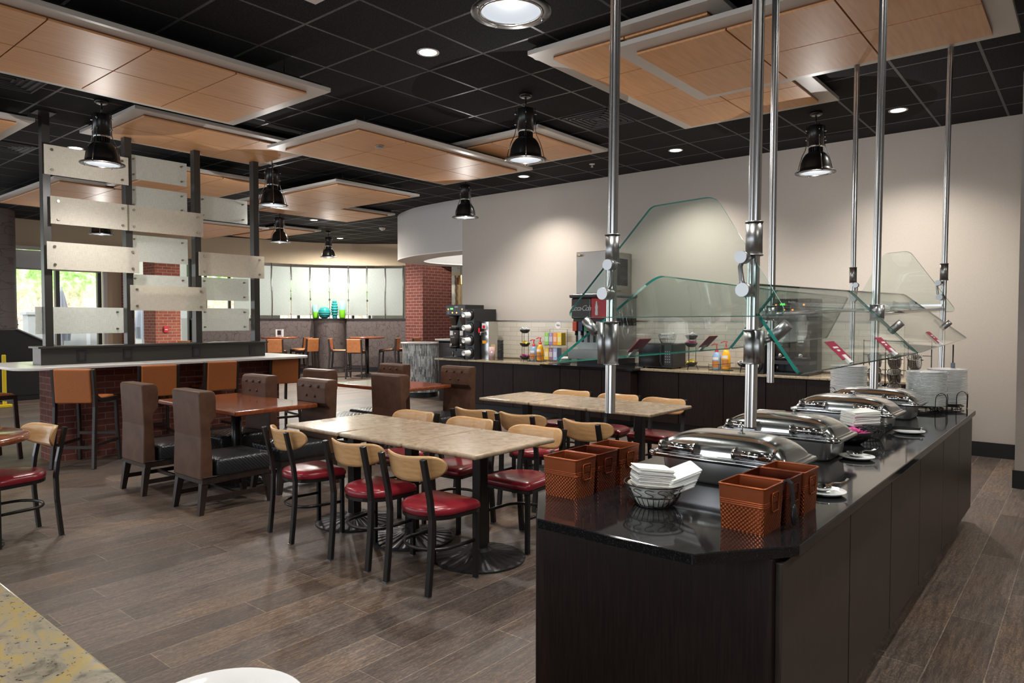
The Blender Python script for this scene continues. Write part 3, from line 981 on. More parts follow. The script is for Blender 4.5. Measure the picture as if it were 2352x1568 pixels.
# sneeze guard ------------------------------------------------------------
sg = thing('sneeze_guard', 'ceiling hung sneeze guard with fluted steel poles and green edged glass', 'sneeze guard', (0, 0, 0))


def flute(r, n=28):
    return [(r * (1 if i % 4 < 2 else .86) * math.cos(2 * PI * i / n), r * (1 if i % 4 < 2 else .86) * math.sin(2 * PI * i / n)) for i in range(n)]


LEAN = .009
POLES = [(-1.395, 2.26, 0), (-.86, 2.26, 1), (-1.385, 3.93, 0), (-.86, 3.93, 1), (-1.47, 5.98, 0), (-.86, 6.0, 1)]
for x, y, side in POLES:
    pz0, pz1 = 1.15, CZ
    ln = LEAN * (.3 if (y > 3 and side == 0) else 1)
    dx, dy = rt.x * ln, rt.y * ln
    rings = []
    for z in (pz0, pz1):
        rings.append([(x + fx + dx * (z - pz0), y + fy + dy * (z - pz0), z) for fx, fy in flute(.0195)])
    p = MB().loft(rings, smooth=False).build('pole', STEEL, sg)
    MB().cyl((x + dx * 2.5, y + dy * 2.5, CZ - .012), (x + dx * 2.5, y + dy * 2.5, CZ), .05, n=20).build('ceiling_flange', SATIN, p)
    first = y < 3
    cols = [(1.712, 1.815), (1.335, 1.49) if side == 0 else (1.36, 1.465)] if first else ([(1.50, 1.575)] if y < 5 else [(1.795, 1.91)])
    for (a, b) in cols:
        zc = (a + b) / 2 - pz0
        c = MB().cyl((x + dx * zc, y + dy * zc, a), (x + dx * zc, y + dy * zc, b), .0265, n=20)
        c.cyl((x + dx * zc, y + dy * zc, b), (x + dx * zc, y + dy * zc, b + .004), .029, n=20).cyl((x + dx * zc, y + dy * zc, a - .004), (x + dx * zc, y + dy * zc, a), .029, n=20)
        if b < 1.52 or 1.5 < b < 1.6:
            sx = -1 if side == 0 else 1
            c.cyl((x + sx * .03, y - .012, a), (x + sx * .03, y - .012, b), .017, n=16)
        c.build('collar', SATIN, sg)

GT = .010
def pane(corners, rnd=(), label=None, name='glass_pane', edge=None):
    """corners in 3D (coplanar); rounded at all corners by rnd radius list"""
    C_ = [Vector(c) for c in corners]
    n = (C_[1] - C_[0]).cross(C_[2] - C_[1]).normalized()
    out = []
    N = len(C_)
    for i, c in enumerate(C_):
        r = rnd[i] if i < len(rnd) else .03
        a = (C_[i - 1] - c).normalized(); b = (C_[(i + 1) % N] - c).normalized()
        p = c + a * r; q = c + b * r
        for k in range(7):
            t = k / 6
            out.append(p * (1 - t) ** 2 + c * 2 * t * (1 - t) + q * t * t)
    m = MB()
    k = len(out)
    vs = [p + n * GT / 2 for p in out] + [p - n * GT / 2 for p in out]
    m.add(vs, [tuple(range(k)), tuple(range(2 * k - 1, k - 1, -1))], 0, False)
    m.add(vs, [(i, k + i, k + (i + 1) % k, (i + 1) % k) for i in range(k)], 1, False)
    return m.build(name, [GLASS, edge or GEDGE], sg, label=label)


# sloping guest-side panes
pane([(-.658, 2.10, 1.341), (-.658, 3.86, 1.338), (-.95, 3.80, 1.645), (-.95, 2.36, 1.626)], (.03, .01, .01, .02), 'large sloping pane on the right guest side')
pane([(-.658, 3.875, 1.338), (-.68, 5.78, 1.372), (-.95, 5.12, 1.665), (-.95, 3.815, 1.645)], (.01, .03, .05, .01), 'far sloping pane on the right guest side')
pane([(-1.61, 2.20, 1.335), (-1.33, 2.50, 1.674), (-1.33, 3.84, 1.66), (-1.61, 3.90, 1.335)], (.03, .06, .01, .01), 'sloping pane on the left guest side')
pane([(-1.61, 3.915, 1.335), (-1.33, 3.86, 1.66), (-1.33, 5.3, 1.66), (-1.61, 5.8, 1.36)], (.01, .01, .05, .03), 'far sloping pane on the left guest side')
# end panes
pane([(-1.56, 2.2, 1.508), (-.72, 2.2, 1.512), (-1.012, 2.32, 1.926), (-1.258, 2.32, 1.916)], (.05, .05, .04, .02), 'transparent end pane nearest the camera, clipped like a gable', edge=GEDGE_LIT)
pane([(-1.50, 6.02, 1.56), (-.77, 6.02, 1.56), (-1.06, 5.88, 2.01), (-1.23, 5.88, 2.0)], (.05, .05, .04, .03), 'transparent end pane at the far end')


def bracket(pts, r=.009, discs=(), parent=None):
    m = MB().tube(pts, r, n=10)
    for p, q, rr in discs: m.cyl(p, q, rr, n=20)
    return m.build('bracket', SATIN, sg)


# upper brackets that hold the end panes
for (x, y, s_, z) in ((-1.385, 2.26, 1, 1.70), (-.85, 2.26, -1, 1.70), (-1.45, 5.96, 1, 1.77), (-.86, 5.98, -1, 1.77)):
    yy = y - .055 if y < 3 else y - .05
    bracket([(x, y, z + .005), (x + s_ * .02, yy + .01, z), (x + s_ * .028, yy, z - .03), (x + s_ * .022, yy, z - .075), (x + s_ * .01, yy - .01, z - .1)], .008,
            [((x + s_ * .02, yy + .02, z), (x + s_ * .02, yy - .02, z), .020), ((x + s_ * .008, yy + .02, z - .105), (x + s_ * .008, yy - .035, z - .105), .022)])
# lower brackets to the sloping panes
for (x, y, s_) in ((-1.4, 2.25, -1), (-.86, 2.25, 1), (-.86, 3.95, 1), (-1.385, 3.95, -1), (-.86, 5.5, 1)):
    z = 1.43 if y < 3 else 1.5
    gx = x + s_ * .085
    gz = 1.338 + (abs(gx + 1.135) - .477) * -1.04
    bracket([(x + s_ * .02, y + .01, z), (x + s_ * .05, y + .02, (z + gz) / 2 - .01), (gx - s_ * .012, y + .02, gz - .015)], .009,
            [((gx - s_ * .022, y + .02, gz - .02), (gx + s_ * .03, y + .02, gz + .028), .019)])
# rails between the poles of a pair
for x in (-1.385, -.86):
    MB().cyl((x, 4.0, 1.53), (x, 5.95, 1.58), .011, n=12).build('rail', STEEL, sg)
MB().box(-1.385, -.86, 5.96, 5.985, 1.60, 1.615).build('cross_rail', STEEL, sg)

# small sign cards clipped on the lower glass edges
def card(label, x, y, z, s_):
    t = thing('sign_card', label, 'sign', (x, y, z), group='maroon sign cards clipped to the sneeze guard')
    a = R(-45) if s_ > 0 else R(45)
    M_ = Matrix.Rotation(a, 4, 'Y')
    # card leaning outwards from the lower edge of the glass
    o = MB().box(-.001, .001, -.055, .055, 0, .085, M=M_).build('card', [MAROON], t)
    MB().box(-.004, .004, -.02, .02, -.02, .018, M=M_).build('clip', WHITEPL, t)
    MB().box(-.0035, -.0025, -.056, .056, -.001, .004, M=M_).build('card_edge', SIGNW, t)
    k = MB()
    for j, (w, zz) in enumerate(((.03, .055), (.016, .04))):
        k.box(.0011 if s_ > 0 else -.0016, .0016 if s_ > 0 else -.0011, -w, w, zz - .004, zz + .004, M=M_)
    k.build('lettering_line', SIGNW, o)
    return t


for lab, x, y, z, s_ in (('maroon sign card on the left guard glass, nearer one', -1.60, 2.79, 1.345, -1), ('maroon sign card on the left guard glass, farther one', -1.60, 3.52, 1.345, -1),
                         ('maroon sign card on the right guard glass, nearest the camera', -.672, 2.67, 1.352, 1), ('maroon sign card on the right guard glass, middle one', -.672, 3.41, 1.352, 1),
                         ('maroon sign card on the right guard glass, farthest one', -.672, 4.61, 1.362, 1)):
    card(lab, x, y, z + .01, s_)

# chafing dishes ----------------------------------------------------------
def chafer(label, x, y, s=1.0):
    t = thing('chafing_dish', label, 'chafing dish', (x, y, .84), group='steel chafing dishes')
    ol = rrect(.50, .30, .05, 6)
    MB().loft(pad(ol, [(.93, .001), (.96, .012), (1, .09), (1.0, .1)])).build('pan', P('pan_steel', (.7, .7, .7), .32, 1), t)
    rim = rrect(.60, .37, .055, 6)
    MB().loft(pad(rim, [(.9, .094), (.985, .094), (1, .1), (1, .107), (.985, .112), (.9, .113)])).build('rim', CHROME, t)
    W, D = .275, .158
    nx, ny = 36, 20
    vs = []
    for i in range(nx + 1):
        for j in range(ny + 1):
            u = -1 + 2 * i / nx; v = -1 + 2 * j / ny
            # ease samples to the edges
            u = math.sin(u * PI / 2); v = math.sin(v * PI / 2)
            cx_ = (1 - abs(u) ** 4.5) ** .6 if abs(u) < 1 else 0
            cy_ = (1 - abs(v) ** 5) ** .45 if abs(v) < 1 else 0
            h = .112 + .060 * min(cx_, 1) * min(cy_, 1) + .026 * (1 - u ** 4) * (1 - .35 * v * v) * cy_
            k = 1 - .04 * (abs(u * v)) ** 6
            vs.append((u * W * k, v * D * k, h))
    m = MB()
    m.add(vs, [(i * (ny + 1) + j, (i + 1) * (ny + 1) + j, (i + 1) * (ny + 1) + j + 1, i * (ny + 1) + j + 1) for i in range(nx) for j in range(ny)], 0, True)
    m.loft(pad(rrect(.565, .33, .04, 6), [(.95, .111), (1, .112), (1, .117), (.95, .119)]))
    m.build('lid', P('lid_steel', (.78, .78, .78), .15, 1), t)
    for sx in (-.155, .155):
        h = MB()
        h.cyl((sx - .07, -.168, .14), (sx + .07, -.168, .14), .018, n=18)
        for e in (-.072, .072):
            h.cyl((sx + e - .006, -.168, .14), (sx + e + .006, -.168, .14), .024, n=18)
            h.prism([(-.168, .125), (-.19, .14), (-.168, .158), (-.12, .168), (-.13, .13)], sx + e - .004, sx + e + .004, M=Matrix(((0, 0, 1, 0), (1, 0, 0, 0), (0, 1, 0, 0), (0, 0, 0, 1))))
        h.box(sx - .068, sx + .068, -.165, -.12, .15, .156)
        h.build('hinge_handle', CHROME, t)
    k = MB()
    k.cyl((.02, .06, .195), (.02, .06, .213), .006, n=10)
    for q in range(6):
        a = q * PI / 3
        k.sphere((.02 + .011 * math.cos(a), .06 + .011 * math.sin(a), .214), .007, 8)
    k.build('vent_knob', CHROME, t)
    return t


c0 = chafer('polished chafing dish nearest the camera, behind the copper bins', -1.145, 2.80)
dup(c0, (-1.175, 3.56, .84), label='second polished chafing dish, with a pole in front of its lid')
dup(c0, (-1.165, 4.66, .84), label='third polished chafing dish, behind the napkin basket on the black bowl')
dup(c0, (-1.155, 5.34, .84), label='farthest polished chafing dish, next to the plate stacks')

# copper bins ---------------------------------------------------------------
def bin_(label, x, y, rz, w, d, h, dark=False, flip=1):
    t = thing('copper_bin', label, 'bin', (x, y, .84), rz, group='copper utensil bins')
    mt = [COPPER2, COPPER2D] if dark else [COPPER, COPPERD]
    m = MB()
    th = .003
    wt, dt = w, d
    wb, db = w - .012, d - .012
    def ring(k, ww, dd, z): return [(a, b, z) for a, b in rrect(ww, dd, .008, 3)]
    hb = h * .56
    f = hb / h
    wm, dm = wb + (wt - wb) * f, db + (dt - db) * f
    m.loft([ring(0, wb, db, .0), ring(0, wm, dm, hb)], 1, True, cap=False)
    m.loft([ring(0, wm, dm, hb), ring(0, wt, dt, h)], 0, True, cap=False)
    m.loft([ring(0, wt - 2 * th, dt - 2 * th, h), ring(0, wb - 2 * th, db - 2 * th, .004)], 0, True, cap=False)
    m.add([(-wb / 2 + .003, -db / 2 + .003, .004), (wb / 2 - .003, -db / 2 + .003, .004), (wb / 2 - .003, db / 2 - .003, .004), (-wb / 2 + .003, db / 2 - .003, .004)], [(0, 1, 2, 3)], 0)
    m.add([(-wb / 2 + .003, -db / 2 + .003, .0005), (wb / 2 - .003, -db / 2 + .003, .0005), (wb / 2 - .003, db / 2 - .003, .0005), (-wb / 2 + .003, db / 2 - .003, .0005)], [(3, 2, 1, 0)], 0)
    m.build('body', mt, t)
    MB().tube([(a, b, h) for a, b in rrect(wt - .001, dt - .001, .009, 3)], .0034, 8, True).build('rolled_rim', mt[0], t)
    r = MB()
    for k in range(3):
        z = hb + .004 + k * .006
        f = z / h
        r.tube([(a, b, z) for a, b in rrect(wb + (wt - wb) * f, db + (dt - db) * f, .009, 3)], .0018, 6, True)
    r.build('bead', mt[0], t)
    for sx in (-1, 1):
        xx = sx * (wt / 2 + .002)
        hh = MB()
        a, b = .036, .058
        zc = h - .050
        hh.tube([(xx, -a / 2 + o[0] + a / 2, zc + o[1]) for o in rrect(a + .016, b, .007, 3)], .003, 6, True)
        hh.box(min(xx - .0015, xx), max(xx - .0015, xx), -.02, .02, zc, zc + .028)
        for yy in (-.012, .012): hh.sphere((xx, yy, zc + .018), .003, 8)
        hh.build('handle', mt[0], t)
    return t


bl = ['copper bin at the front of the left trio, with a black spoon hooked on it', 'dark copper bin in the middle of the left trio', 'copper bin at the back of the left trio']
for k, (y, d) in enumerate(((2.172, .138), (2.322, .145), (2.492, .15))):
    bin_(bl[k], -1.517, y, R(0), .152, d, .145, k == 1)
br = ['copper bin at the front of the right trio, largest in the picture', 'dark copper bin in the middle of the right trio', 'copper bin at the back of the right trio']
for k, (x, y, d) in enumerate(((-.831, 2.197, .155), (-.822, 2.358, .145), (-.812, 2.510, .14))):
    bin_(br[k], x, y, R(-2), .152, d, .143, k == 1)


def hook_spoon(label, x, y, z0, dx):
    t = thing('serving_ladle', label, 'ladle', (x, y, z0))
    MB().bar([(-dx * .9, 0, .108), (-dx * .7, 0, .137), (-dx * .1, 0, .146), (dx * .5, 0, .135), (dx * .7, 0, .1), (dx * .85, 0, .04)], .02, .007, (0, 1, 0)).build('handle', BLACKPL, t)
    MB(Matrix.Translation((dx * .9, 0, .036)) @ Matrix.Scale(1.9, 4, (0, 0, 1)) @ Matrix.Scale(.5, 4, (1, 0, 0))).sphere((0, 0, 0), .019, 14).build('spoon_bowl', BLACKPL, t)
    return t


hook_spoon('black serving spoon hooked over the right front copper bin', -.74, 2.27, .845, .022)
hook_spoon('black serving spoon hooked over the left front copper bin', -1.607, 2.18, .845, -.018)


def ring_pts(r, z, n=32, cx=0, cy=0): return [(cx + r * math.cos(2 * PI * i / n), cy + r * math.sin(2 * PI * i / n), z) for i in range(n)]


def wire_basket(label, x, y, z, rb=.072, rt_=.108, h=.08, group=None, rz=0):
    t = thing('wire_basket', label, 'basket', (x, y, z), rz, group)
    MB().tube(ring_pts(rt_, h), .0028, 6, True).build('top_ring', BLACKMET, t)
    rm = rb + (rt_ - rb) * .55
    MB().tube(ring_pts(rm, h * .5), .002, 6, True).build('middle_ring', BLACKMET, t)
    MB().tube(ring_pts(rb * .9, .003), .0025, 6, True).build('base_ring', BLACKMET, t)
    m = MB()
    for k in range(28):
        a = 2 * PI * k / 28
        c, s_ = math.cos(a), math.sin(a)
        m.tube([(rb * .9 * c, rb * .9 * s_, .003), (rb * 1.02 * c, rb * 1.02 * s_, h * .15), (rm * c, rm * s_, h * .5)], .0016, 5)
    m.build('ribs', BLACKMET, t)
    m = MB()
    for k in range(14):
        a0 = 2 * PI * k / 14
        pts = []
        for j in range(19):
            q = j / 18
            a = a0 + (.17 * math.sin(q * PI * 2.3)) * (1.25 - q * .5) + .16 * q
            zz = h * (.5 + .5 * (q if q < .8 else .8 - (q - .8) * .6))
            rr = rb + (rt_ - rb) * (zz / h)
            pts.append((rr * math.cos(a), rr * math.sin(a), zz))
        m.tube(pts, .0015, 5)
    m.build('scrollwork', BLACKMET, t)
    return t


def napkins(x, y, z, n, group, lab, w=.125, rz=.3, tilt=(0, 0), th=.0045, step=None, jit=.004):
    o0 = None
    for k in range(n):
        if o0 is None:
            m = MB()
            m.loft(pad(rrect(w, w, .006, 2), [(.99, 0), (1, th * .3), (1, th * .6), (.99, th * .8)]), smooth=False)
            o = m.build('paper_napkin', NAPKIN)
            o0 = o
        else:
            o = o0.copy(); COL.objects.link(o)
        o.location = (x + random.uniform(-jit, jit) + (step or (0, 0))[0] * k, y + random.uniform(-jit, jit) + (step or (0, 0))[1] * k, z + k * th)
        o.rotation_euler = (tilt[0], tilt[1], rz + random.uniform(-.03, .03))
        tag(o, ('topmost ' if k == n - 1 else 'lowest ' if k == 0 else '') + lab, 'napkin', group)


BKX, BKY = -1.2, 2.245
wire_basket('black wire scroll basket holding the front stack of white napkins', BKX, BKY, .84)
li = MB()
random.seed(11)
li.lathe([(.0001, .004), (.064, .006), (.072, .03), (.086, .06), (.096, .076)], n=28)
tag(li.build('basket_liner', m_noise('crumpled_paper', (.62, .6, .52), (.75, .73, .66), 30, .9, 4, b=1, bd=.01), loc=(BKX, BKY, .84)), 'crumpled cream paper lining the front wire basket', 'liner')
napkins(BKX - .01, BKY, .84 + .062, 18, 'napkins piled in the front wire basket', 'white paper napkin in the front wire basket on the black granite', .128, .75, (R(-3), R(5)), .0040)
napkins(BKX + .058, BKY + .045, .84 + .062, 9, 'napkins leaning at the right of the front basket', 'white paper napkin fanned out at the right side of the front basket', .115, .75, (R(6), R(-20)), .0068, step=(.0025, .002), jit=.001)


def plate(label, x, y, r=.105, dish_only=False):
    t = thing('spoon_plate', label, 'plate', (x, y, .84), group='small white spoon plates')
    MB().lathe([(.0001, .002), (.04, .001), (.06, .003), (r, .013), (r, .016), (.06, .007), (.0001, .006)], n=40).build('plate_disc', CHINA, t)
    return t


def ladle(label, x, y, rz):
    t = thing('serving_spoon', label, 'spoon', (x, y, .848), rz, 'steel serving spoons on the small plates')
    MB().lathe([(.0001, .0), (.02, .003), (.032, .012), (.036, .024), (.034, .024), (.02, .007), (.0001, .004)], n=24).build('spoon_bowl', CHROME, t)
    MB().bar([(.03, 0, .022), (.05, 0, .03), (.085, 0, .028), (.105, 0, .034), (.115, 0, .044)], .012, .003, (0, 1, 0)).build('handle', CHROME, t)
    return t


for k, (x, y, rz) in enumerate(((-.775, 2.79, .9), (-.855, 3.60, .8))):
    plate(('small white plate with a steel ladle beside the right copper bins', 'small white plate with a steel ladle beside the second chafing dish')[k], x, y, .078)
    ladle(('steel ladle on the plate nearest the copper bins', 'steel ladle on the plate beside the second chafing dish')[k], x - .01, y, rz)
plate('small white plate carrying black tongs beside the fourth chafing dish', -.82, 4.62, .085)
tg = thing('serving_tongs', 'black tipped steel tongs lying on the small white plate', 'tongs', (-.825, 4.61, .856), .2)
for s_ in (-1, 1):
    MB().bar([(-.085, s_ * .018, .01), (-.02, s_ * .03, .012), (.07, s_ * .004, .012)], .012, .003, (0, 0, 1)).build('arm', BLACKPL, tg)
    MB().box(-.105, -.08, s_ * .018 - .004, s_ * .018 + .004, 0, .03).build('tip', BLACKPL, tg)
MB().cyl((.07, 0, 0), (.07, 0, .022), .009, n=10).build('hinge', CHROME, tg)

# black bowl with pink packets, basket of napkins behind it
BBX, BBY = -.985, 4.04
bb = thing('black_bowl', 'black bowl of pink packets in front of the third chafing dish', 'bowl', (BBX, BBY - .02, .84))
MB().lathe([(.0001, .0), (.045, .002), (.085, .03), (.105, .07), (.102, .072), (.08, .034), (.0001, .008)], n=36).build('shell', BLACKPL, bb)
def packets(name, x, y, z, r, n, mat, label, cat, h=.02, l=.045):
    m = MB()
    for k in range(n):
        a = random.uniform(0, 2 * PI); q = r * math.sqrt(random.random())
        M_ = Matrix.Translation((q * math.cos(a), q * math.sin(a), h * random.random() * (1.2 - q / r))) @ Matrix.Rotation(random.uniform(0, PI), 4, 'Z') @ Matrix.Rotation(random.uniform(-.7, .7), 4, 'Y')
        m.box(-l / 2, l / 2, -.012, .012, -.0015, .0015, M=M_)
    return tag(m.build(name, mat, loc=(x, y, z)), label, cat, kind='stuff')


packets('sweetener_packets', BBX, BBY - .02, .895, .075, 60, PINK, 'pink sweetener packets heaped in the black bowl on the island', 'packets', .03)
wire_basket('black wire basket with napkins behind the black bowl', BBX + .03, BBY + .19, .84, .07, .1, .09)
napkins(BBX + .0, BBY + .16, .925, 14, 'napkins in the basket behind the black bowl', 'white napkin in the basket between the third dish and the black bowl', .15, .75, (0, R(-3)), .0055)
napkins(-1.44, 4.08, .90, 10, 'napkins beyond the second chafing dish', 'white napkin in the low pile beyond the second chafing dish', .15, .1, (0, 0), .007)
wb = wire_basket('black wire basket under the napkins beyond the second chafing dish', -1.44, 4.08, .84, .06, .08, .058)

# dinner plates -------------------------------------------------------------
def platestack(x, y, n, group, lab, r=.133, z=.865, dz=.0092):
    o0 = None
    for k in range(n):
        if o0 is None:
            m = MB().lathe([(.0001, .002), (r * .55, .0), (r * .62, .003), (r * .985, .0155), (r, .018), (r * .985, .020), (r * .62, .0085), (.0001, .006)], n=44)
            o0 = m.build('dinner_plate', CHINA); o = o0
        else:
            o = o0.copy(); COL.objects.link(o)
        o.location = (x + random.uniform(-.002, .002) + (.0015 * k if False else 0), y + random.uniform(-.002, .002), z + k * dz)
        tag(o, ('topmost ' if k == n - 1 else 'lowest ' if k == 0 else '') + lab, 'plate', group)


def platerack(label, x, y, r=.14):
    t = thing('plate_rack', label, 'rack', (x, y, .84), R(-40), 'black wire plate racks')
    MB().tube(ring_pts(r * .8, .018), .003, 6, True).build('ring', BLACKMET, t)
    for k in range(4):
        a = PI / 2 * k
        M_ = Matrix.Rotation(a, 4, 'Z')
        w = .045
        pts = [(r, -w, 0), (r + .003, -w, .09)] + [(r + .003, -w * math.cos(PI * j / 10), .09 + w * math.sin(PI * j / 10)) for j in range(1, 10)] + [(r + .003, w, .09), (r, w, 0)]
        MB().tube([M_ @ Vector(p) for p in pts], .0028, 6).build('hoop', BLACKMET, t)
        MB().tube([M_ @ Vector(p) for p in [(r, 0, .004), (r * .8, 0, .018), (0, 0, .018)]], .0028, 6).build('spoke', BLACKMET, t)
    return t


for k, (x, y, n, lab) in enumerate(((-.94, 5.90, 27, 'the middle stack at the island far end'), (-.845, 6.155, 28, 'the rightmost stack on the island'), (-1.478, 5.93, 29, 'the left stack behind the farthest chafing dish'))):
    platerack('black wire rack around ' + lab, x, y)
    platestack(x, y, n, 'dinner plates in ' + lab, 'white dinner plate in ' + lab)

# cutlery rack ----------------------------------------------------------------
cr = thing('cutlery_rack', 'black wire rack of perforated steel cutlery cylinders behind the far chafing dish', 'rack', (-1.2, 6.17, .84), R(0))
PERF = P('perforated_steel', (.8, .76, .7), .24, 1)
_s = sep(PERF, coords(PERF))
_a = math_(PERF, 'MULTIPLY', math_(PERF, 'ARCTAN2', _s[1], _s[0]), .045)
_vo = nt(PERF)[0].new('ShaderNodeTexVoronoi'); _vo.inputs['Scale'].default_value = 70; _vo.inputs['Randomness'].default_value = 0
nt(PERF)[1].new(comb(PERF, _a, _s[2]), _vo.inputs['Vector'])
setc(PERF, ramp(PERF, _vo.outputs['Distance'], [(.22, (.02, .018, .015)), (.27, (.8, .76, .7))]))
mm = MB()
for x in (-.16, 0, .16):
    for z in (.08, .2, .32, .44):
        pass
for x in (-.24, -.08, .08, .24): mm.tube([(x, .06, 0), (x, .06, .5)], .004, 6)
for z in (.02, .14, .26, .38, .49): mm.tube([(-.24, .06, z), (.24, .06, z)], .003, 6)
mm.tube([(-.24, .06, .004), (-.24, -.1, .004), (.24, -.1, .004), (.24, .06, .004)], .004, 6)
mm.build('wire_frame', BLACKMET, cr)
cy0 = None
pos_names = ['left', 'middle', 'right']
for i, x in enumerate((-.14, .0, .14)):
    for j, z in enumerate((.07, .19, .31)):
        MB().tube([(x + .055 * math.cos(2 * PI * q / 20), .0 + .055 * math.sin(2 * PI * q / 20), z + .04) for q in range(20)], .003, 6, True).build('holder_ring', BLACKMET, cr)
        wx, wy, wz = -1.2 + x, 6.17 + .0, .84 + z
        lab = 'perforated steel cutlery cylinder, %s column, %s tier of the far rack' % (pos_names[i], ('bottom', 'middle', 'top')[j])
        if cy0 is None:
            cy0 = MB().lathe([(.0001, -.035), (.02, -.034), (.04, -.02), (.048, .01), (.049, .07), (.053, .076), (.05, .076), (.046, .07), (.045, .01), (.02, -.028), (.0001, -.03)], n=32).build('cutlery_cylinder', PERF)
            o = cy0
        else:
            o = cy0.copy(); COL.objects.link(o)
        o.location = (wx, wy, wz); o.rotation_euler = (R(28), 0, 0)
        tag(o, lab, 'cutlery holder', 'perforated cutlery cylinders')
st = thing('sign_stand', 'slim metal sign stand with a grey holder beside the rightmost plates', 'stand', (-.83, 6.32, .84))
MB().cyl((0, 0, 0), (0, 0, .47), .005, n=8).build('post', BLACKMET, st)
MB().box(-.012, .012, -.02, .02, .22, .33).build('holder', P('grey_plastic', (.12, .15, .18), .4), st)
MB().lathe([(.0001, .012), (.05, .01), (.055, 0)], n=20).build('base', BLACKMET, st)

# ------------------------------------------------------------------ granite dining tables
def base_disc(t, r=.285):
    m = MB()
    n = 96
    vs = []
    prof = [(.055, .075), (.075, .058), (.12, .045), (.2, .03), (r * .95, .02), (r, .012), (r, 0)]
    for j, (rr, z) in enumerate(prof):
        for i in range(n):
            dz = .004 if (i % 4 < 2 and 1 < j < 5) else 0
            a = 2 * PI * i / n
            vs.append((rr * math.cos(a), rr * math.sin(a), z - dz))
    m.add(vs, [(j * n + i, j * n + (i + 1) % n, (j + 1) * n + (i + 1) % n, (j + 1) * n + i) for j in range(len(prof) - 1) for i in range(n)], 0, False)
    m.add([vs[i] for i in range(n)], [tuple(range(n))], 0)
    m.build('base', BLACKIRON, t)


def gtable(label, x, y, w=.617, d=.752, group=None):
    t = thing('dining_table', label, 'table', (x, y, 0), group=group)
    MB().box(-w / 2, w / 2, -d / 2, d / 2, .714, .742).build('tabletop', GR_TAN, t, bevel=.011, seg=3)
    MB().box(-.036, .036, -.036, .036, .06, .70).build('column', BLACKMET, t, bevel=.006)
    MB().box(-.2, .2, -.02, .02, .70, .714).box(-.02, .02, -.25, .25, .70, .714).build('bracket', BLACKMET, t)
    base_disc(t)
    return t


g1 = 'granite tables pushed together in the near row'
ta = gtable('granite dining table at the right end of the near row, above the clearest round base', -2.945, 3.235, group=g1)
dup(ta, (-3.575, 3.235, 0), label='middle granite dining table of the near row')
dup(ta, (-4.205, 3.235, 0), label='granite dining table at the left end of the near row, beside the brown chairs')
g2 = 'granite tables pushed together in the back row'
dup(ta, (-3.03, 5.40, 0), label='granite dining table at the right end of the back row', group=g2)
dup(ta, (-3.665, 5.405, 0), label='middle granite dining table of the back row', group=g2)
dup(ta, (-4.30, 5.42, 0), label='granite dining table at the left end of the back row', group=g2)


# cafe chair ------------------------------------------------------------------
def cafe_chair(label, x, y, rz, group):
    t = thing('cafe_chair', label, 'chair', (x, y, 0), rz, group)
    for s in (-1, 1):
        X = s * .172
        o = MB().bar([(X, -.210, .004), (X, -.196, .14), (X, -.184, .28), (X, -.180, .42), (X, -.192, .52), (X, -.222, .66), (X, -.243, .755)], .036, .025).build('back_post', BLACKMET, t, bevel=.003)
        MB().box(X - .019, X + .019, -.228, -.202, 0, .006).build('glide', SATIN, o)
        for zz in (.655, .71): MB().cyl((X, -.24 - (zz - .7) * .3, zz), (X, -.232 - (zz - .7) * .3, zz), .004, n=8).build('screw', SATIN, o)
        o = MB().bar([(s * .175, .165, .004), (s * .175, .165, .41)], .03, .024).build('leg', BLACKMET, t, bevel=.003)
        MB().box(s * .175 - .016, s * .175 + .016, .151, .179, 0, .006).build('glide', SATIN, o)
    # under frame and footrest
    MB().prism([(p[0], p[1]) for p in seat_outline(.985)], .392, .412).build('seat_frame', BLACKMET, t)
    pts = [(.168, .16, .225)]
    for k in range(13):
        a = -PI * k / 12
        pts.append((.165 * math.cos(a), -.03 + .125 * math.sin(a), .225))
    pts.append((-.168, .16, .225))
    MB().tube(pts, .008, 6, ry=.011).build('footrest', BLACKMET, t)
    so_ = seat_outline(1.0)
    rings = pad(so_, [(.975, .412), (1.0, .42), (1.01, .432), (.995, .446), (.95, .457), (.86, .464), (.68, .469), (.4, .472), (.12, .473)], 0, -.01)
    m = MB(); m.loft(rings); m.build('seat', RED, t)
    # bent plywood back
    nu, nv = 28, 8
    fr = []; bk = []
    for j in range(nv + 1):
        v = j / nv
        for i in range(nu + 1):
            u = math.sin(PI / 2 * (-1 + 2 * i / nu))
            half = .083 * max(0, 1 - abs(u) ** 5) ** .5 + .001
            xx = u * .232
            cz = .698 + .008 * u * u
            top = cz + half * .95 - .022 * (1 - u * u); bot = cz - half * (.80 + .22 * (1 - u * u))
            z = bot + (top - bot) * v
            yy = -.232 - (z - .69) * .22 + .085 * u * u + .02 * abs(u) ** 4
            fr.append((xx, yy + .0125, z)); bk.append((xx, yy, z))
    W = nu + 1
    m = MB()
    q = [(j * W + i, j * W + i + 1, (j + 1) * W + i + 1, (j + 1) * W + i) for j in range(nv) for i in range(nu)]
    m.add(fr, q, 0, True); m.add(bk, q, 0, True)
    n_ = len(fr)
    edge = [i for i in range(W)] + [j * W + nu for j in range(1, nv + 1)] + [nv * W + i for i in range(nu - 1, -1, -1)] + [j * W for j in range(nv - 1, 0, -1)]
    m.add(fr + bk, [(edge[k], edge[(k + 1) % len(edge)], n_ + edge[(k + 1) % len(edge)], n_ + edge[k]) for k in range(len(edge))], 1, False)
    m.build('backrest', [PLY, PLYE], t)
    return t


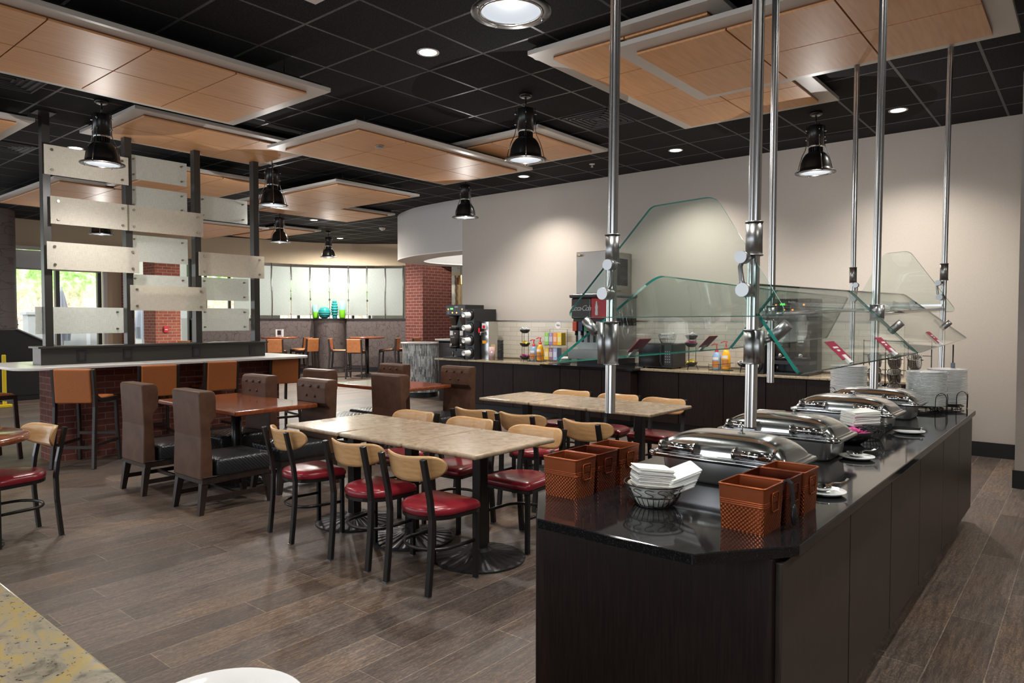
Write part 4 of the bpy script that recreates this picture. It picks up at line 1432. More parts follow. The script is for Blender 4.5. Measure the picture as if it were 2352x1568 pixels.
def seat_outline(s):
    out = []
    # round at the back, squared at the front
    for k in range(17):
        a = PI + PI * k / 16
        out.append((.192 * math.cos(a) * s, (.0 + .175 * math.sin(a)) * s))
    for (x, y) in ((.200, .10), (.205, .15), (.200, .178), (.182, .192), (.1, .2), (0, .203), (-.1, .2), (-.182, .192), (-.200, .178), (-.205, .15), (-.200, .10)):
        out.append((x * s, y * s))
    return out


gc = 'wood backed chairs with red seats'
cc = cafe_chair('wood backed chair with a red seat, front row, nearest the buffet', -2.91, 2.80, R(0), gc)
CH = [(-3.48, 2.83, R(3), 'wood backed chair with a red seat, middle of the near side of the near tables'),
      (-4.235, 2.86, R(-8), 'wood backed chair with red seat, leftmost at the near tables, by the brown chairs'),
      (-2.93, 3.64, R(180), 'wood backed chair facing the camera across the near tables, beside the buffet corner'),
      (-3.56, 3.66, R(180), 'wood backed chair facing the camera across the middle near table'),
      (-4.18, 3.66, R(180), 'wood backed chair facing the camera across the leftmost near table'),
      (-2.86, 4.46, R(-3), 'wood backed chair seen from behind under the hanging pole, at the back row of tables'),
      (-3.50, 4.47, R(3), 'wood backed chair seen from behind, middle of the back row tables near side'),
      (-3.99, 4.46, R(4), 'wood backed chair seen from behind at the left end of the back row tables'),
      (-3.09, 5.80, R(178), 'far wood backed chair at the right end of the back row, facing the camera'),
      (-3.60, 5.84, R(180), 'far wood backed chair half hidden by the hanging pole'),
      (-4.16, 5.84, R(180), 'far wood backed chair behind the left back row table, against the dark cabinets'),
      (-5.64, 1.49, R(186), 'lone wood backed chair at the left edge, at the round table')]
for x, y, rz, lab in CH: dup(cc, (x, y, 0), rz, lab)


# brown upholstered chairs ------------------------------------------------------
def lounge(label, x, y, rz, group):
    t = thing('upholstered_chair', label, 'chair', (x, y, 0), rz, group)
    w = .225
    b = MB()
    # slab back with forward bolster at the top (profile in y,z swept along x)
    prof = [(-.30, .27), (-.29, .60), (-.305, .93), (-.295, .95), (-.20, .95), (-.175, .935), (-.165, .88), (-.17, .74), (-.19, .715), (-.215, .69), (-.2, .40), (-.2, .27)]
    pr = [(y_, z_) for y_, z_ in prof]
    rings = []
    for s_, k in ((-1, .93), (-1, 1), (1, 1), (1, .93)):
        pass
    M_ = Matrix(((0, 0, 1, 0), (1, 0, 0, 0), (0, 1, 0, 0), (0, 0, 0, 1)))
    b.prism(pr, -w, w, M=M_)
    back = b.build('backrest', LEATHER, t, bevel=.012, seg=3)
    for (bx, bz) in ((-.12, .89), (0, .89), (.12, .89), (-.065, .80), (.065, .80)):
        MB().sphere((bx, -.163 - (.89 - bz) * .05, bz), .014, 10).build('button', BUTTON, back)
    se = MB()
    ol = rrect(.47, .47, .03, 3, 0, .065)
    se.loft(pad(ol, [(.97, .285), (1.0, .30), (1.0, .385), (.985, .402), (.93, .413), (.75, .42), (.3, .424)], 0, .065))
    se.build('seat', QUILT, t)
    MB().box(-w, w, -.285, .285, .235, .285).build('seat_rail', ESP, t, bevel=.003)
    MB().tube([(a, b_, .287) for a, b_ in rrect(.455, .58, .02, 3, 0, 0)], .003, 6, True).build('piping', BLACKPL, t)
    for sx in (-1, 1):
        for sy in (-1, 1):
            X, Y = sx * .195, sy * .262
            MB().loft([[(X + sx * .0 - .026, Y - .026, .24), (X + .026, Y - .026, .24), (X + .026, Y + .026, .24), (X - .026, Y + .026, .24)],
                       [(X + sx * .015 - .019, Y + sy * .035 - .019, 0), (X + sx * .015 + .019, Y + sy * .035 - .019, 0), (X + sx * .015 + .019, Y + sy * .035 + .019, 0), (X + sx * .015 - .019, Y + sy * .035 + .019, 0)]], smooth=False).build('leg', ESP, t)
    for sx in (-1, 1):
        MB().box(sx * .203 - .01, sx * .203 + .01, -.27, .27, .095, .13).build('side_stretcher', ESP, t)
    MB().box(-.2, .2, -.012, .012, .10, .13).build('cross_stretcher', ESP, t)
    return t


gl = 'brown leatherette chairs with quilted black seats'
lc = lounge('brown upholstered chair seen from behind in front of the bar, second from the left', -5.445, 2.87, R(0), gl)
for x, y, rz, lab in ((-6.40, 2.85, R(0), 'brown upholstered chair seen from behind, leftmost, in front of the bar stools'),
                      (-6.42, 3.54, R(180), 'tufted brown chair facing the camera behind the front wooden table, farther left'),
                      (-5.55, 3.61, R(180), 'tufted brown chair facing the camera at the right end of the front wooden table'),
                      (-6.62, 4.86, R(2), 'brown upholstered chair whose plain back peeks over the tufted chair, at the rear wooden table'),
                      (-5.50, 4.92, R(0), 'brown upholstered chair seen from behind at the right end of the rear wooden table'),
                      (-6.74, 5.58, R(180), 'tufted brown chair beyond the rear wooden table, only its top showing'),
                      (-5.79, 5.75, R(182), 'tufted brown chair in front of the dark coffee cabinet')):
    dup(lc, (x, y, 0), rz, lab)


def wtable(label, x, y, w, d, rz=0):
    t = thing('wooden_table', label, 'table', (x, y, 0), rz, 'red brown wooden tables')
    MB().box(-w / 2, w / 2, -d / 2, d / 2, .70, .742).build('tabletop', WOODTOP, t, bevel=.012, seg=3)
    MB().cyl((0, 0, .06), (0, 0, .69), .045, n=24).build('column', BLACKMET, t)
    MB().box(-.22, .22, -.03, .03, .688, .70).box(-.03, .03, -.22, .22, .688, .70).build('bracket', BLACKMET, t)
    base_disc(t, .3)
    return t


wtable('red brown wooden table between the brown chairs in front of the bar', -6.12, 3.36, 1.42, .80)
wtable('red brown wooden table farther back, between the rear brown chairs', -6.42, 5.48, 1.25, .78)
rtb = thing('round_table', 'round red brown wooden table cut by the left edge of the picture', 'table', (-5.66, 1.12, 0))
MB().lathe([(.0001, .70), (.44, .70), (.452, .706), (.456, .722), (.452, .736), (.44, .742), (.0001, .742)], n=64).build('tabletop', WOODTOP, rtb)
MB().cyl((0, 0, .06), (0, 0, .70), .045, n=24).build('column', BLACKMET, rtb)
base_disc(rtb, .3)

# foreground granite table and bowl --------------------------------------------
ft = thing('serving_table', 'yellow granite table corner in the bottom left foreground', 'table', (-2.2, .08, 0))
MB().box(-1.6, 1.35, -.55, .520, .705, .742).build('tabletop', GR_GOLD, ft, bevel=.008, seg=3)
MB().box(-1.5, 1.25, -.45, .42, .0, .70).build('cabinet', WENGE, ft)
bw = MB().lathe([(.0001, .003), (.045, .0), (.05, .006), (.09, .05), (.12, .11), (.131, .155), (.134, .158), (.130, .160), (.114, .11), (.08, .05), (.04, .014), (.0001, .012)], n=56)
tag(bw.build('serving_bowl', CHINA, loc=(-1.05, .54, .728)), 'white china bowl rim at the bottom edge on the yellow granite table', 'bowl')

# bar and divider screen -----------------------------------------------------
bar = thing('bar_counter', 'long white topped bar with a brick knee wall under the divider screen', 'bar', (0, 0, 0))
BX0, BX1, BY0, BY1, BZ = -9.35, -8.02, 2.16, 5.55, 1.02
MB().prism([(x, y) for x, y in rrect(BX1 - BX0, BY1 - BY0, .28, 10, (BX0 + BX1) / 2, (BY0 + BY1) / 2)], BZ - .03, BZ).build('bar_top', SOLID, bar, bevel=.006, seg=3)
MB().box(-8.78, -8.36, 2.56, 5.2, 0, BZ - .03).build('knee_wall', BRICK_SHADED, bar)
MB().box(-8.7, -8.44, 2.48, 5.05, BZ, 1.195).box(-8.73, -8.41, 2.45, 5.08, 1.195, 1.215).build('service_ledge', SCREEN, bar, bevel=.003)
for k, y in enumerate((2.86, 3.33, 4.12, 4.87)):
    o = MB().box(-8.442, -8.428, y - .045, y + .045, 1.045, 1.165).build('outlet_plate', BLACKPL, bar, bevel=.002)
    MB().box(-8.429, -8.424, y - .025, y + .025, 1.065, 1.145).build('socket', P('socket_grey', (.03, .03, .03), .25), o)

scr = thing('divider_screen', 'tall divider screen of charcoal posts carrying frosted linen boards over the bar', 'screen', (0, 0, 0))
PX = -8.56
for y in (2.585, 3.40, 4.20, 4.985):
    o = MB().box(PX - .05, PX + .05, y - .038, y + .038, 1.215, CZ).build('post', SCREEN, scr, bevel=.003)
    MB().box(PX - .1, PX + .1, y - .09, y + .09, CZ - .012, CZ).build('post_flange', SCREEN, o)
NX_, FX = -8.46, -8.66
BOARDS = [(1, 2.55, 3.38, 3.02, 3.33), (0, 3.44, 4.14, 3.14, 3.42), (1, 2.60, 3.38, 2.51, 2.80), (1, 3.36, 4.24, 2.51, 2.80), (0, 3.44, 4.14, 2.79, 3.06), (0, 4.26, 4.94, 2.76, 3.06),
          (1, 2.56, 3.48, 2.03, 2.32), (0, 3.44, 4.14, 2.18, 2.49), (1, 4.18, 5.06, 2.04, 2.33), (0, 3.44, 4.14, 1.74, 2.03), (1, 3.38, 4.27, 1.605, 1.895),
          (0, 4.27, 4.95, 1.745, 2.035), (0, 2.50, 3.38, 1.345, 1.635), (0, 4.27, 4.95, 1.355, 1.645)]
for near, y0, y1, z0, z1 in BOARDS:
    x = NX_ if near else FX
    sc_ = (x + 9.3) / .84
    o = MB().box(x - .004, x + .004, y0, y1, z0, z1).build('frosted_board', FROST if near else FROST2, scr)
    for yy in (y0 + .07, y1 - .07):
        for zz in (z0 + .05, z1 - .05):
            m = MB()
            if near: m.cyl((x, yy, zz), (x + .016, yy, zz), .014, n=12).cyl((x, yy, zz), (PX + .05, yy, zz), .006, n=8)
            else: m.cyl((x + .004, yy, zz), (x + .02, yy, zz), .012, n=12).cyl((x, yy, zz), (PX - .05, yy, zz), .006, n=8)
            m.build('standoff_bolt', BRASSY, o)


# bar stools --------------------------------------------------------------------
def stool(label, x, y, rz, group, mat):
    t = thing('bar_stool', label, 'bar stool', (x, y, 0), rz, group)
    for s in (-1, 1):
        X = s * .195
        MB().bar([(X + s * .01, -.275, 0), (X, -.235, .35), (X, -.215, .62), (X, -.22, .75), (X, -.245, 1.0)], .03, .048).build('back_leg', ESP, t, bevel=.004)
        MB().bar([(X + s * .012, .24, 0), (X, .215, .4), (X, .20, .66)], .03, .042).build('front_leg', ESP, t, bevel=.004)
        MB().bar([(X, -.225, .80), (X, -.19, .715), (X, -.12, .68), (X, .0, .672), (X, .22, .672)], .032, .045).build('arm_rail', ESP, t, bevel=.004)
        MB().bar([(X, -.24, .23), (X, .22, .23)], .02, .03).build('side_stretcher', ESP, t)
    MB().box(-.19, .19, .2, .225, .28, .31).build('footrest', ESP, t)
    MB().box(-.19, .19, -.25, -.228, .2, .23).build('cross_stretcher', ESP, t)
    MB().box(-.19, .19, .18, .21, .62, .66).build('seat_rail', ESP, t)
    m = MB()
    m.loft(pad(rrect(.365, .40, .03, 3, 0, .01), [(.97, .66), (1, .672), (1, .695), (.96, .707), (.8, .712), (.3, .713)], 0, .01))
    m.build('seat', mat, t)
    M_ = Matrix.Translation((0, -.235, .83)) @ Matrix.Rotation(R(5), 4, 'X')
    MB().box(-.178, .178, -.03, .03, -.17, .175, M=M_).build('backrest', mat, t, bevel=.014, seg=3)
    return t


gs = 'orange bar stools along the white bar'
s1 = stool('orange bar stool at the left end of the bar, seen from behind', -8.02, 2.76, R(43), gs, ORANGE)
dup(s1, (-8.11, 3.47, 0), R(80), 'second orange bar stool from the left along the bar')
dup(s1, (-8.20, 4.20, 0), R(88), 'third orange bar stool, in front of the middle of the brick knee wall')
dup(s1, (-8.42, 5.22, 0), R(80), 'orange bar stool at the right end of the bar, behind the tufted chair')
dup(s1, (-9.02, 2.12, 0), R(12), 'dark lit bar stool standing past the left end of the bar top')
go = 'orange stools at the far high tables'
s2 = stool('orange stool in front of the right high table, seen from behind', -14.56, 11.28, R(38), go, ORLEATH)
for x, y, rz, lab in ((-15.28, 11.30, R(-48), 'orange stool left of the right high table, seen in profile'),
                      (-14.72, 12.50, R(125), 'orange stool right of the right high table, facing left'),
                      (-14.62, 13.12, R(110), 'orange stool just behind the mosaic desk, right of the others'),
                      (-16.12, 9.98, R(45), 'orange stool behind the last screen post, at the left high table'),
                      (-16.75, 11.12, R(185), 'orange stool facing the camera between the two high tables'),
                      (-16.02, 10.80, R(95), 'orange stool seen from behind beside the rounded partition corner'),
                      (-16.6, 7.9, R(40), 'leather stool back glimpsed under the lowest board of the screen')):
    dup(s2, (x, y, 0), rz, lab)


def hightable(label, x, y):
    t = thing('high_table', label, 'table', (x, y, 0), group='round high tables')
    MB().lathe([(.0001, 1.0), (.47, 1.0), (.48, 1.02), (.47, 1.04), (.0001, 1.04)], n=48).build('tabletop', WOODTOP, t)
    MB().cyl((0, 0, .05), (0, 0, 1.0), .05, n=20).build('column', BLACKMET, t)
    base_disc(t, .3)
    return t


hightable('round high table at the right, in front of the dark wallpaper partition', -15.0, 11.98)
hightable('round high table at the left with a card holder on it', -16.72, 10.42)
ch_ = thing('menu_cards', 'two small printed cards standing on the left high table', 'menu card', (-16.76, 10.46, 1.04))
MB().box(-.1, .1, -.004, .004, 0, .2, M=Matrix.Rotation(R(20), 4, 'Z')).build('front_card', SIGNW, ch_)
MB().box(-.07, .05, -.008, -.004, .05, .17, M=Matrix.Rotation(R(20), 4, 'Z')).build('printed_picture', INK, ch_)
MB().box(-.1, .1, .04, .048, 0, .2, M=Matrix.Rotation(R(60), 4, 'Z')).build('back_card', SIGNW, ch_)

# vases on the partition ledge
VX = [(-17.05, 11.58, 'slim'), (-16.86, 11.86, 'round'), (-16.62, 12.08, 'ribbed'), (-16.53, 12.22, 'tall')]
t = thing('glass_vase', 'small green and aqua glass vase, left on the partition ledge', 'vase', (-16.93, 11.70, 1.535), group='green and aqua vases')
MB().lathe([(.0001, 0), (.06, .0), (.075, .03), (.078, .18)], n=24).build('lower_glass', GREENG, t)
MB().lathe([(.078, .18), (.07, .38), (.064, .38), (.07, .18)], n=24).build('upper_glass', CYANG, t)
t = thing('glass_vase', 'tall green and aqua glass vase, right end of the four vases', 'vase', (-16.36, 12.20, 1.535), group='green and aqua vases')
MB().lathe([(.0001, 0), (.07, .0), (.085, .03), (.085, .24)], n=24).build('lower_glass', GREENG, t)
MB().lathe([(.085, .24), (.078, .5), (.07, .5), (.076, .24)], n=24).build('upper_glass', CYANG, t)
pr = [(.0001, 0), (.07, 0)]
for k in range(1, 30):
    z = .32 * k / 30
    pr.append((.175 * math.sqrt(1 - ((z - .16) / .172) ** 2) * (.94 + .06 * abs(math.sin(PI * k / 6))), z))
pr += [(.05, .32), (.0001, .322)]
tag(MB().lathe(pr, n=32).build('teal_vase', TEAL, loc=(-16.70, 11.84, 1.535)), 'round ribbed teal ceramic vase on the partition ledge', 'vase')
pr = [(.0001, 0), (.06, 0)]
for k in range(7):
    z = .01 + k * .07
    R0 = .045 + .055 * math.sin(PI * (k + .8) / 7.5)
    pr += [(R0 * .82, z + .002), (R0, z + .02), (R0, z + .05), (R0 * .85, z + .066)]
pr += [(.03, .5), (.0001, .5)]
tag(MB().lathe(pr, n=32).build('teal_vase', TEAL, loc=(-16.50, 12.04, 1.535)), 'tall ribbed teal ceramic vase between the round one and the green one', 'vase')

# left service cabinet
lcab = thing('tray_return_cabinet', 'black tray return cabinet with a sloped open top beside the left column', 'cabinet', (-15.6, 4.05, 0))
M_ = Matrix(((1, 0, 0, 0), (0, 1, 0, 0), (0, 0, 1, 0), (0, 0, 0, 1)))
m = MB()
prf = [(-.75, 0), (.95, 0), (.95, .85), (.05, 1.32), (-.75, 1.32)]
m.prism([(y, z) for y, z in prf], -.35, .35, M=Matrix(((0, 0, 1, 0), (1, 0, 0, 0), (0, 1, 0, 0), (0, 0, 0, 1))))
m.build('body', BLACKPL, lcab, bevel=.01)
MB().bar([(.36, .05, 1.33), (.36, .95, .86)], .03, .02).build('edge_rail', SATIN, lcab)
MB().bar([(-.1, .3, 1.2), (.3, .3, 1.2)], .02, .02, (0, 1, 0)).build('cross_rail', SATIN, lcab)
MB().box(.351, .36, -.45, .6, .1, .7).build('door', BASE, lcab)
tag(MB().box(-14.3, -14.27, 3.62, 3.68, .05, .9).box(-14.34, -14.22, 3.55, 3.75, .0, .05).build('wet_floor_sign', P('yellow_plastic', (.75, .55, .02), .5), bevel=.01), 'yellow folded floor sign behind the stool at the left', 'floor sign')
fa = thing('fire_alarm', 'small red fire alarm pull station on the brick column', 'alarm', (-16.49, 7.35, 1.28))
MB().box(0, .03, -.05, .05, -.07, .07).build('housing', REDPL, fa)
MB().box(.03, .035, -.03, .03, -.02, .0).build('pull_bar', SIGNW, fa)

# ------------------------------------------------------------------ back service counter
bc = thing('back_counter', 'long dark wenge counter cabinet along the beige wall', 'cabinet', (0, 0, 0))
def doors(xs, y, z0, z1, parent):
    for a, b in zip(xs, xs[1:]):
        MB().box(a + .004, b - .004, y - .018, y, z0, z1).build('door', WENGE, parent, bevel=.002)


MB().box(-8.78, -6.42, 8.60, 9.2, .1, .80).box(-4.86, -1.52, 8.60, 9.2, .1, .80).box(-6.42, -4.86, 8.42, 9.2, .1, .80).build('body', WENGE, bc)
doors([-8.78, -8.26, -7.74, -7.1, -6.44], 8.60, .11, .79, bc)
doors([-6.42, -6.05, -5.7, -5.33, -4.86], 8.42, .11, .79, bc)
doors([-4.84, -4.24, -3.62, -3.08, -2.6, -2.05, -1.52], 8.60, .11, .79, bc)
MB().box(-8.72, -1.58, 8.68, 9.15, 0, .1).build('plinth', BASE, bc)
tag(MB().box(-8.86, -6.40, 8.55, 9.195, .80, .83).build('stone_worktop', GR_BROWN, bevel=.005), 'speckled tan stone worktop under the coffee machine, left half of the back counter', 'worktop')
tag(MB().box(-4.80, -1.46, 8.55, 9.195, .80, .83).build('stone_worktop', GR_BROWN, bevel=.005), 'speckled tan stone worktop right of the drinks dispenser', 'worktop')
tag(MB().box(-6.40, -4.80, 8.36, 9.195, .80, .835).build('stone_worktop', GR_BLACK, bevel=.005), 'black stone worktop under the drinks dispenser', 'worktop')
CTZ = .83

# coffee brewer
def brewer(label, x, y, rz=0):
    t = thing('coffee_brewer', label, 'coffee machine', (x, y, CTZ), rz, 'black twin coffee brewers')
    w = .237
    MB().box(-w - .03, w, -.27, .23, 0, .03).build('drip_tray', BLACKPL, t, bevel=.005)
    MB().box(-w, w, .05, .23, .03, .74).build('rear_tower', BLACKPL, t)
    MB().box(-w, w, -.23, .23, .74, .925).build('head', BLACKPL, t, bevel=.006)
    pn = MB().box(-w + .01, w - .01, -.236, -.23, .76, .91).build('control_panel', P('panel_black', (.02, .018, .017), .3), t)
    MB().box(-.12, -.06, -.24, -.236, .845, .87).build('display', GREEN_LED, pn)
    m = MB()
    for q, z in ((-.17, .85), (-.07, .79), (.03, .79), (.16, .85)): m.cyl((q, -.244, z), (q, -.236, z), .011, n=10)
    m.build('indicator', ORANGE_LED, pn)
    MB().box(-.19, -.15, -.239, -.236, .77, .83).box(.14, .18, -.239, -.236, .77, .83).build('switch', P('switch_grey', (.15, .14, .13), .4), pn)
    txt('lettering', 'BUNN', .03, SIGNW, pn, (.02, -.2375, .885), (PI / 2, 0, 0))
    for q in (-.12, .12):
        MB().lathe([(.045, -.13), (.08, 0), (.085, .04), (.0001, .04)], (q, -.14, .70), 20).build('brew_funnel', P('funnel_brown', (.05, .035, .028), .2), t)
        o = MB().cyl((q, -.13, .22), (q, -.13, .50), .082, n=24).build('coffee_server', P('server_glass', (.07, .062, .06), .08, spec=.8), t)
        MB().cyl((q, -.13, .50), (q, -.13, .54), .09, n=24).cyl((q, -.13, .18), (q, -.13, .22), .09, n=24).build('server_cap', BLACKPL, t)
        MB().box(q - .11, q + .11, -.22, .05, .13, .175).build('server_stand', BLACKPL, t)
        MB().cyl((q - .07, -.1, .03), (q - .07, -.1, .13), .012, n=8).build('stand_foot', SATIN, t)
        MB().box(q - .035, q + .035, -.2165, -.212, .40, .48).build('server_label', SIGNW, o)
        MB().sphere((q, -.215, .24), .03, 10).build('tap', CHROME, t)
    return t


brewer('black twin coffee brewer with glowing buttons at the left end of the back counter', -8.435, 8.88)
brewer('black coffee brewer at the right of the back counter, seen through the sneeze guard', -2.82, 8.88)


def cupdisp(label, x, y, rz, n=4, h=.85):
    t = thing('cup_dispenser', label, 'cup dispenser', (x, y, CTZ), rz, 'black cup dispensers')
    MB().box(-.104, .104, -.3, .26, 0, h).build('housing', BLACKPL, t, bevel=.004)
    for k in range(n):
        z = h * (k + .5) / n + .005
        o = MB(Matrix.Translation((0, -.3, z)) @ Matrix.Rotation(R(90), 4, 'X'))
        o.lathe([(.06, 0), (.092, .005), (.094, .02), (.08, .028), (.055, .02)], n=28)
        o.build('collar', BLACKMET, t)
        c = MB(Matrix.Translation((0, -.3, z)) @ Matrix.Rotation(R(90), 4, 'X'))
        c.lathe([(.056, -.02), (.042, .15), (.038, .15), (.034, .14), (.0001, .138)], n=28)
        c.lathe([(.041, .145), (.045, .149), (.041, .153)], n=28)
        c.build('paper_cup', WHITEPL, t)
    return t


cupdisp('black cup dispenser with four white cups beside the coffee brewer', -8.062, 8.90, R(0))
cd = cupdisp('black cup dispenser seen under the sneeze guard glass, right part of the back counter', -3.22, 8.90, R(0), 2, .42)
hw = thing('hot_water_dispenser', 'steel hot water dispenser with a red lever beside the cup dispenser', 'water dispenser', (-7.855, 8.87, CTZ))
MB().box(-.085, .085, -.12, .12, 0, .64).build('body', STEEL, hw, bevel=.005)
MB().box(-.06, .03, -.126, -.12, .52, .61).build('label_plate', SIGNW, hw)
MB().box(-.045, .015, -.128, -.126, .53, .575).build('label_print', REDPL, hw)
MB().box(-.05, .03, -.126, -.12, .27, .32).build('warning_label', P('orange_label', (.8, .35, .02), .5), hw)
MB().tube([(-.03, -.12, .46), (-.03, -.19, .46), (-.03, -.2, .41)], .012, 8).build('tap', CHROME, hw)
MB().box(-.085, -.055, -.195, -.175, .45, .53).build('lever', REDPL, hw, bevel=.004)
lc_ = thing('lid_holder', 'clear holder with pink striped straws and a tan card beside the water dispenser', 'holder', (-7.66, 8.70, CTZ))
MB().lathe([(.0001, .01), (.045, .01), (.05, .15), (.047, .15), (.042, .014)], n=20).build('tumbler', P('mauve_plastic', (.35, .25, .27), .25), lc_)
m = MB()
for k in range(14):
    a = random.uniform(0, 2 * PI); q = random.uniform(0, .035)
    m.cyl((q * math.cos(a), q * math.sin(a), .05), (1.4 * q * math.cos(a), 1.4 * q * math.sin(a), .22), .006, n=6)
m.build('straws', P('pink_straw', (.7, .5, .5), .5), lc_)
MB().box(-.06, .03, .055, .06, 0, .26).build('tan_card', P('tan_card', (.55, .38, .2), .6), lc_)
ls = None
for k in range(14):
    if ls is None: o = ls = MB().lathe([(.052, 0), (.054, .006), (.05, .016), (.046, .02), (.0001, .02)], n=28).build('cup_cover', BLACKPL)
    else: o = ls.copy(); COL.objects.link(o)
    o.location = (-7.485, 8.72, CTZ + .012 + k * .0235)
    tag(o, 'black cup lid in the tall stack beside the straws', 'lid', 'black cup lids in a stack')


def packet_tower(label, x, y, mats, zs=(.02, .23, .45), r=.085):
    t = thing('bowl_tower', label, 'condiment stand', (x, y, CTZ), group='black tiered condiment stands')
    m = MB()
    for k in range(3):
        a = 2 * PI * k / 3 + .4
        c, s_ = math.cos(a), math.sin(a)
        m.tube([(r * 1.1 * c, r * 1.1 * s_, 0), (r * .9 * c, r * .9 * s_, .03)] + [(r * .72 * c, r * .72 * s_, z) for z in (.1, zs[-1] + .02)], .004, 6)
    for z in zs: m.tube(ring_pts(r * .75, z + .02), .003, 6, True)
    m.build('wire_frame', BLACKMET, t)
    for z in zs: MB().lathe([(.0001, z), (r * .5, z + .002), (r * .9, z + .035), (r * 1.02, z + .06), (r * .98, z + .06), (r * .5, z + .01), (.0001, z + .008)], n=28).build('bowl', BLACKPL, t)
    for z, mt, nm in zip(zs, mats, ('packets in the bottom bowl of ', 'packets in the middle bowl of ', 'packets in the top bowl of ')):
        packets('sugar_packets', x, y, CTZ + z + .055, r * .85, 34, mt, mt.name.split('_')[0] + ' ' + nm + 'the ' + label[4:] if False else mt.name.split('_')[0] + ' sweetener ' + nm + label, 'packets', .045)
    return t


WPK = P('white_packet', (.72, .72, .72), .6)
packet_tower('the three tier black stand beside the coffee area', -7.13, 8.92, (PINK, YELLOW, WPK))
packet_tower('the three tier black stand beside the microwave', -4.19, 8.85, (YELLOW, PINK, WPK), (.04, .3, .4))
packet_tower('the short black stand left of the right cup dispenser', -3.46, 8.85, (WPK,), (.06,))


def syrup(label, x, y, z, col, h=.24):
    t = thing('pump_bottle', label, 'bottle', (x, y, z), group='flavoured creamer pump bottles')
    MB().lathe([(.0001, 0), (.05, .0), (.058, .02), (.058, h * .6), (.045, h * .85), (.022, h), (.0001, h)], n=28).build('bottle_body', col, t)
    MB().lathe([(.024, h), (.024, h + .035), (.0001, h + .035)], n=16).cyl((0, 0, h + .03), (0, 0, h + .1), .008, n=8).build('pump_collar', REDPL, t)
    MB().bar([(.02, 0, h + .1), (-.03, 0, h + .105), (-.07, -.01, h + .085)], .014, .012, (0, 1, 0)).build('pump_head', REDPL, t)
    a = MB(); a.lathe([(.0585, h * .12), (.0592, h * .3), (.0592, h * .5)], n=12, a0=-PI * .8, a1=-PI * .2); a.build('label_picture', P('label_brown', (.5, .2, .05), .5), t)
    b = MB(); b.lathe([(.0592, h * .56), (.056, h * .7)], n=12, a0=-PI * .75, a1=-PI * .25); b.build('label_badge', SIGNW, t)
    return t


for i, (x0, yy, side) in enumerate(((-6.87, 8.9, 'left'), (-3.79, 8.9, 'right'))):
    rk = thing('bottle_rack', ('black wire rack under the left pair of pump bottles', 'black wire rack under the right pair of pump bottles')[i], 'rack', (x0, yy, CTZ), group='bottle racks')
    m = MB().tube([(-.14, -.07, .006), (.14, -.07, .006), (.14, .07, .006), (-.14, .07, .006)], .004, 6, True)
    m.tube([(-.14, -.07, .07), (.14, -.07, .1), (.14, .07, .1), (-.14, .07, .07)], .003, 6, True)
    for q in (-.14, 0, .14): m.cyl((q, -.07, .0), (q, -.07, .09), .003, n=6)
    m.build('wire_frame', BLACKMET, rk)
    syrup('blue creamer bottle with a red pump, %s pair on the back counter' % side, x0 - .06, yy, CTZ + .01, BLUE, .235)
    syrup('yellow and orange creamer bottle with a red pump, %s pair on the back counter' % side, x0 + .07, yy, CTZ + .02, YELORG, .26)

tr = thing('tea_rack', 'black wire rack of colourful tea boxes with a round white sign', 'rack', (-6.55, 8.98, CTZ))
m = MB()
for z in (.03, .27): m.tube([(-.17, -.09, z), (.17, -.09, z), (.17, .07, z), (-.17, .07, z)], .0035, 6, True)
m.tube([(-.17, .07, 0), (-.17, .07, .52), (.17, .07, .52), (.17, .07, 0)], .0035, 6)
m.build('wire_frame', BLACKMET, tr)
o = MB(Matrix.Translation((.0, .06, .58)) @ Matrix.Rotation(R(90), 4, 'X'))
o.cyl((0, 0, -.003), (0, 0, .003), .055, n=28)
so_ = o.build('round_sign', SIGNW, tr)
txt('lettering', 'TEA', .04, INK, so_, (0, .055, .58), (PI / 2, 0, 0))
cols = [((.25, .6, .1), 'green'), ((.3, .25, .45), 'purple'), ((.85, .3, .04), 'orange'), ((.85, .6, .03), 'yellow'), ((.8, .55, .05), 'gold'), ((.28, .14, .2), 'plum'), ((.35, .45, .7), 'blue')]
for k, (c, nm) in enumerate(cols):
    up_ = k < 4
    x = -6.55 - .125 + (k if up_ else k - 4) * .083
    z = CTZ + (.275 if up_ else .035)
    t = thing('tea_box', '%s tea box on the %s shelf of the wire tea rack' % (nm, 'upper' if up_ else 'lower'), 'tea box', (x, 8.96, z), group='tea boxes on the wire rack')
    MB().box(-.039, .039, -.06, .06, 0, .19).build('carton', P('tea_' + nm, c, .5), t)
    MB().box(-.03, .03, -.0615, -.06, .05, .13).build('label_panel', P('tea_panel_' + nm, tuple(min(1, q * .5 + .4) for q in c), .5), t)
    txt('lettering', 'S', .05, SIGNW, t, (0, -.0612, .16), (PI / 2, 0, 0))

# drinks dispenser and ice maker ---------------------------------------------------
dd = thing('drinks_dispenser', 'soft drinks dispenser with a red and black lit header and steel drip tray', 'drinks dispenser', (-5.54, 8.80, .835))
W_ = .33
MB().box(-W_ + .02, W_ - .02, -.25, .36, .0, .10).build('foot_frame', BLACKPL, dd)
MB().box(-W_ - .03, W_, -.42, .36, .10, .24).build('drip_tray', STEEL, dd, bevel=.01)
MB().box(-W_, W_, -.20, .36, .24, .62).build('splash_panel', SATIN, dd)
MB().box(-W_, W_, -.32, .36, .58, .69).build('valve_panel', BLACKPL, dd)
MB().box(-W_, W_, -.27, .36, .62, .98).build('rear_body', SATIN, dd)
hd = MB().box(-W_, .01, -.38, -.27, .68, .98).build('header_left', P('dark_header', (.035, .018, .02), .2), dd, bevel=.02)
hr = MB().box(.01, W_, -.38, -.27, .68, .98).build('header_right', P('red_header', (.45, .012, .02), .25), dd, bevel=.02)
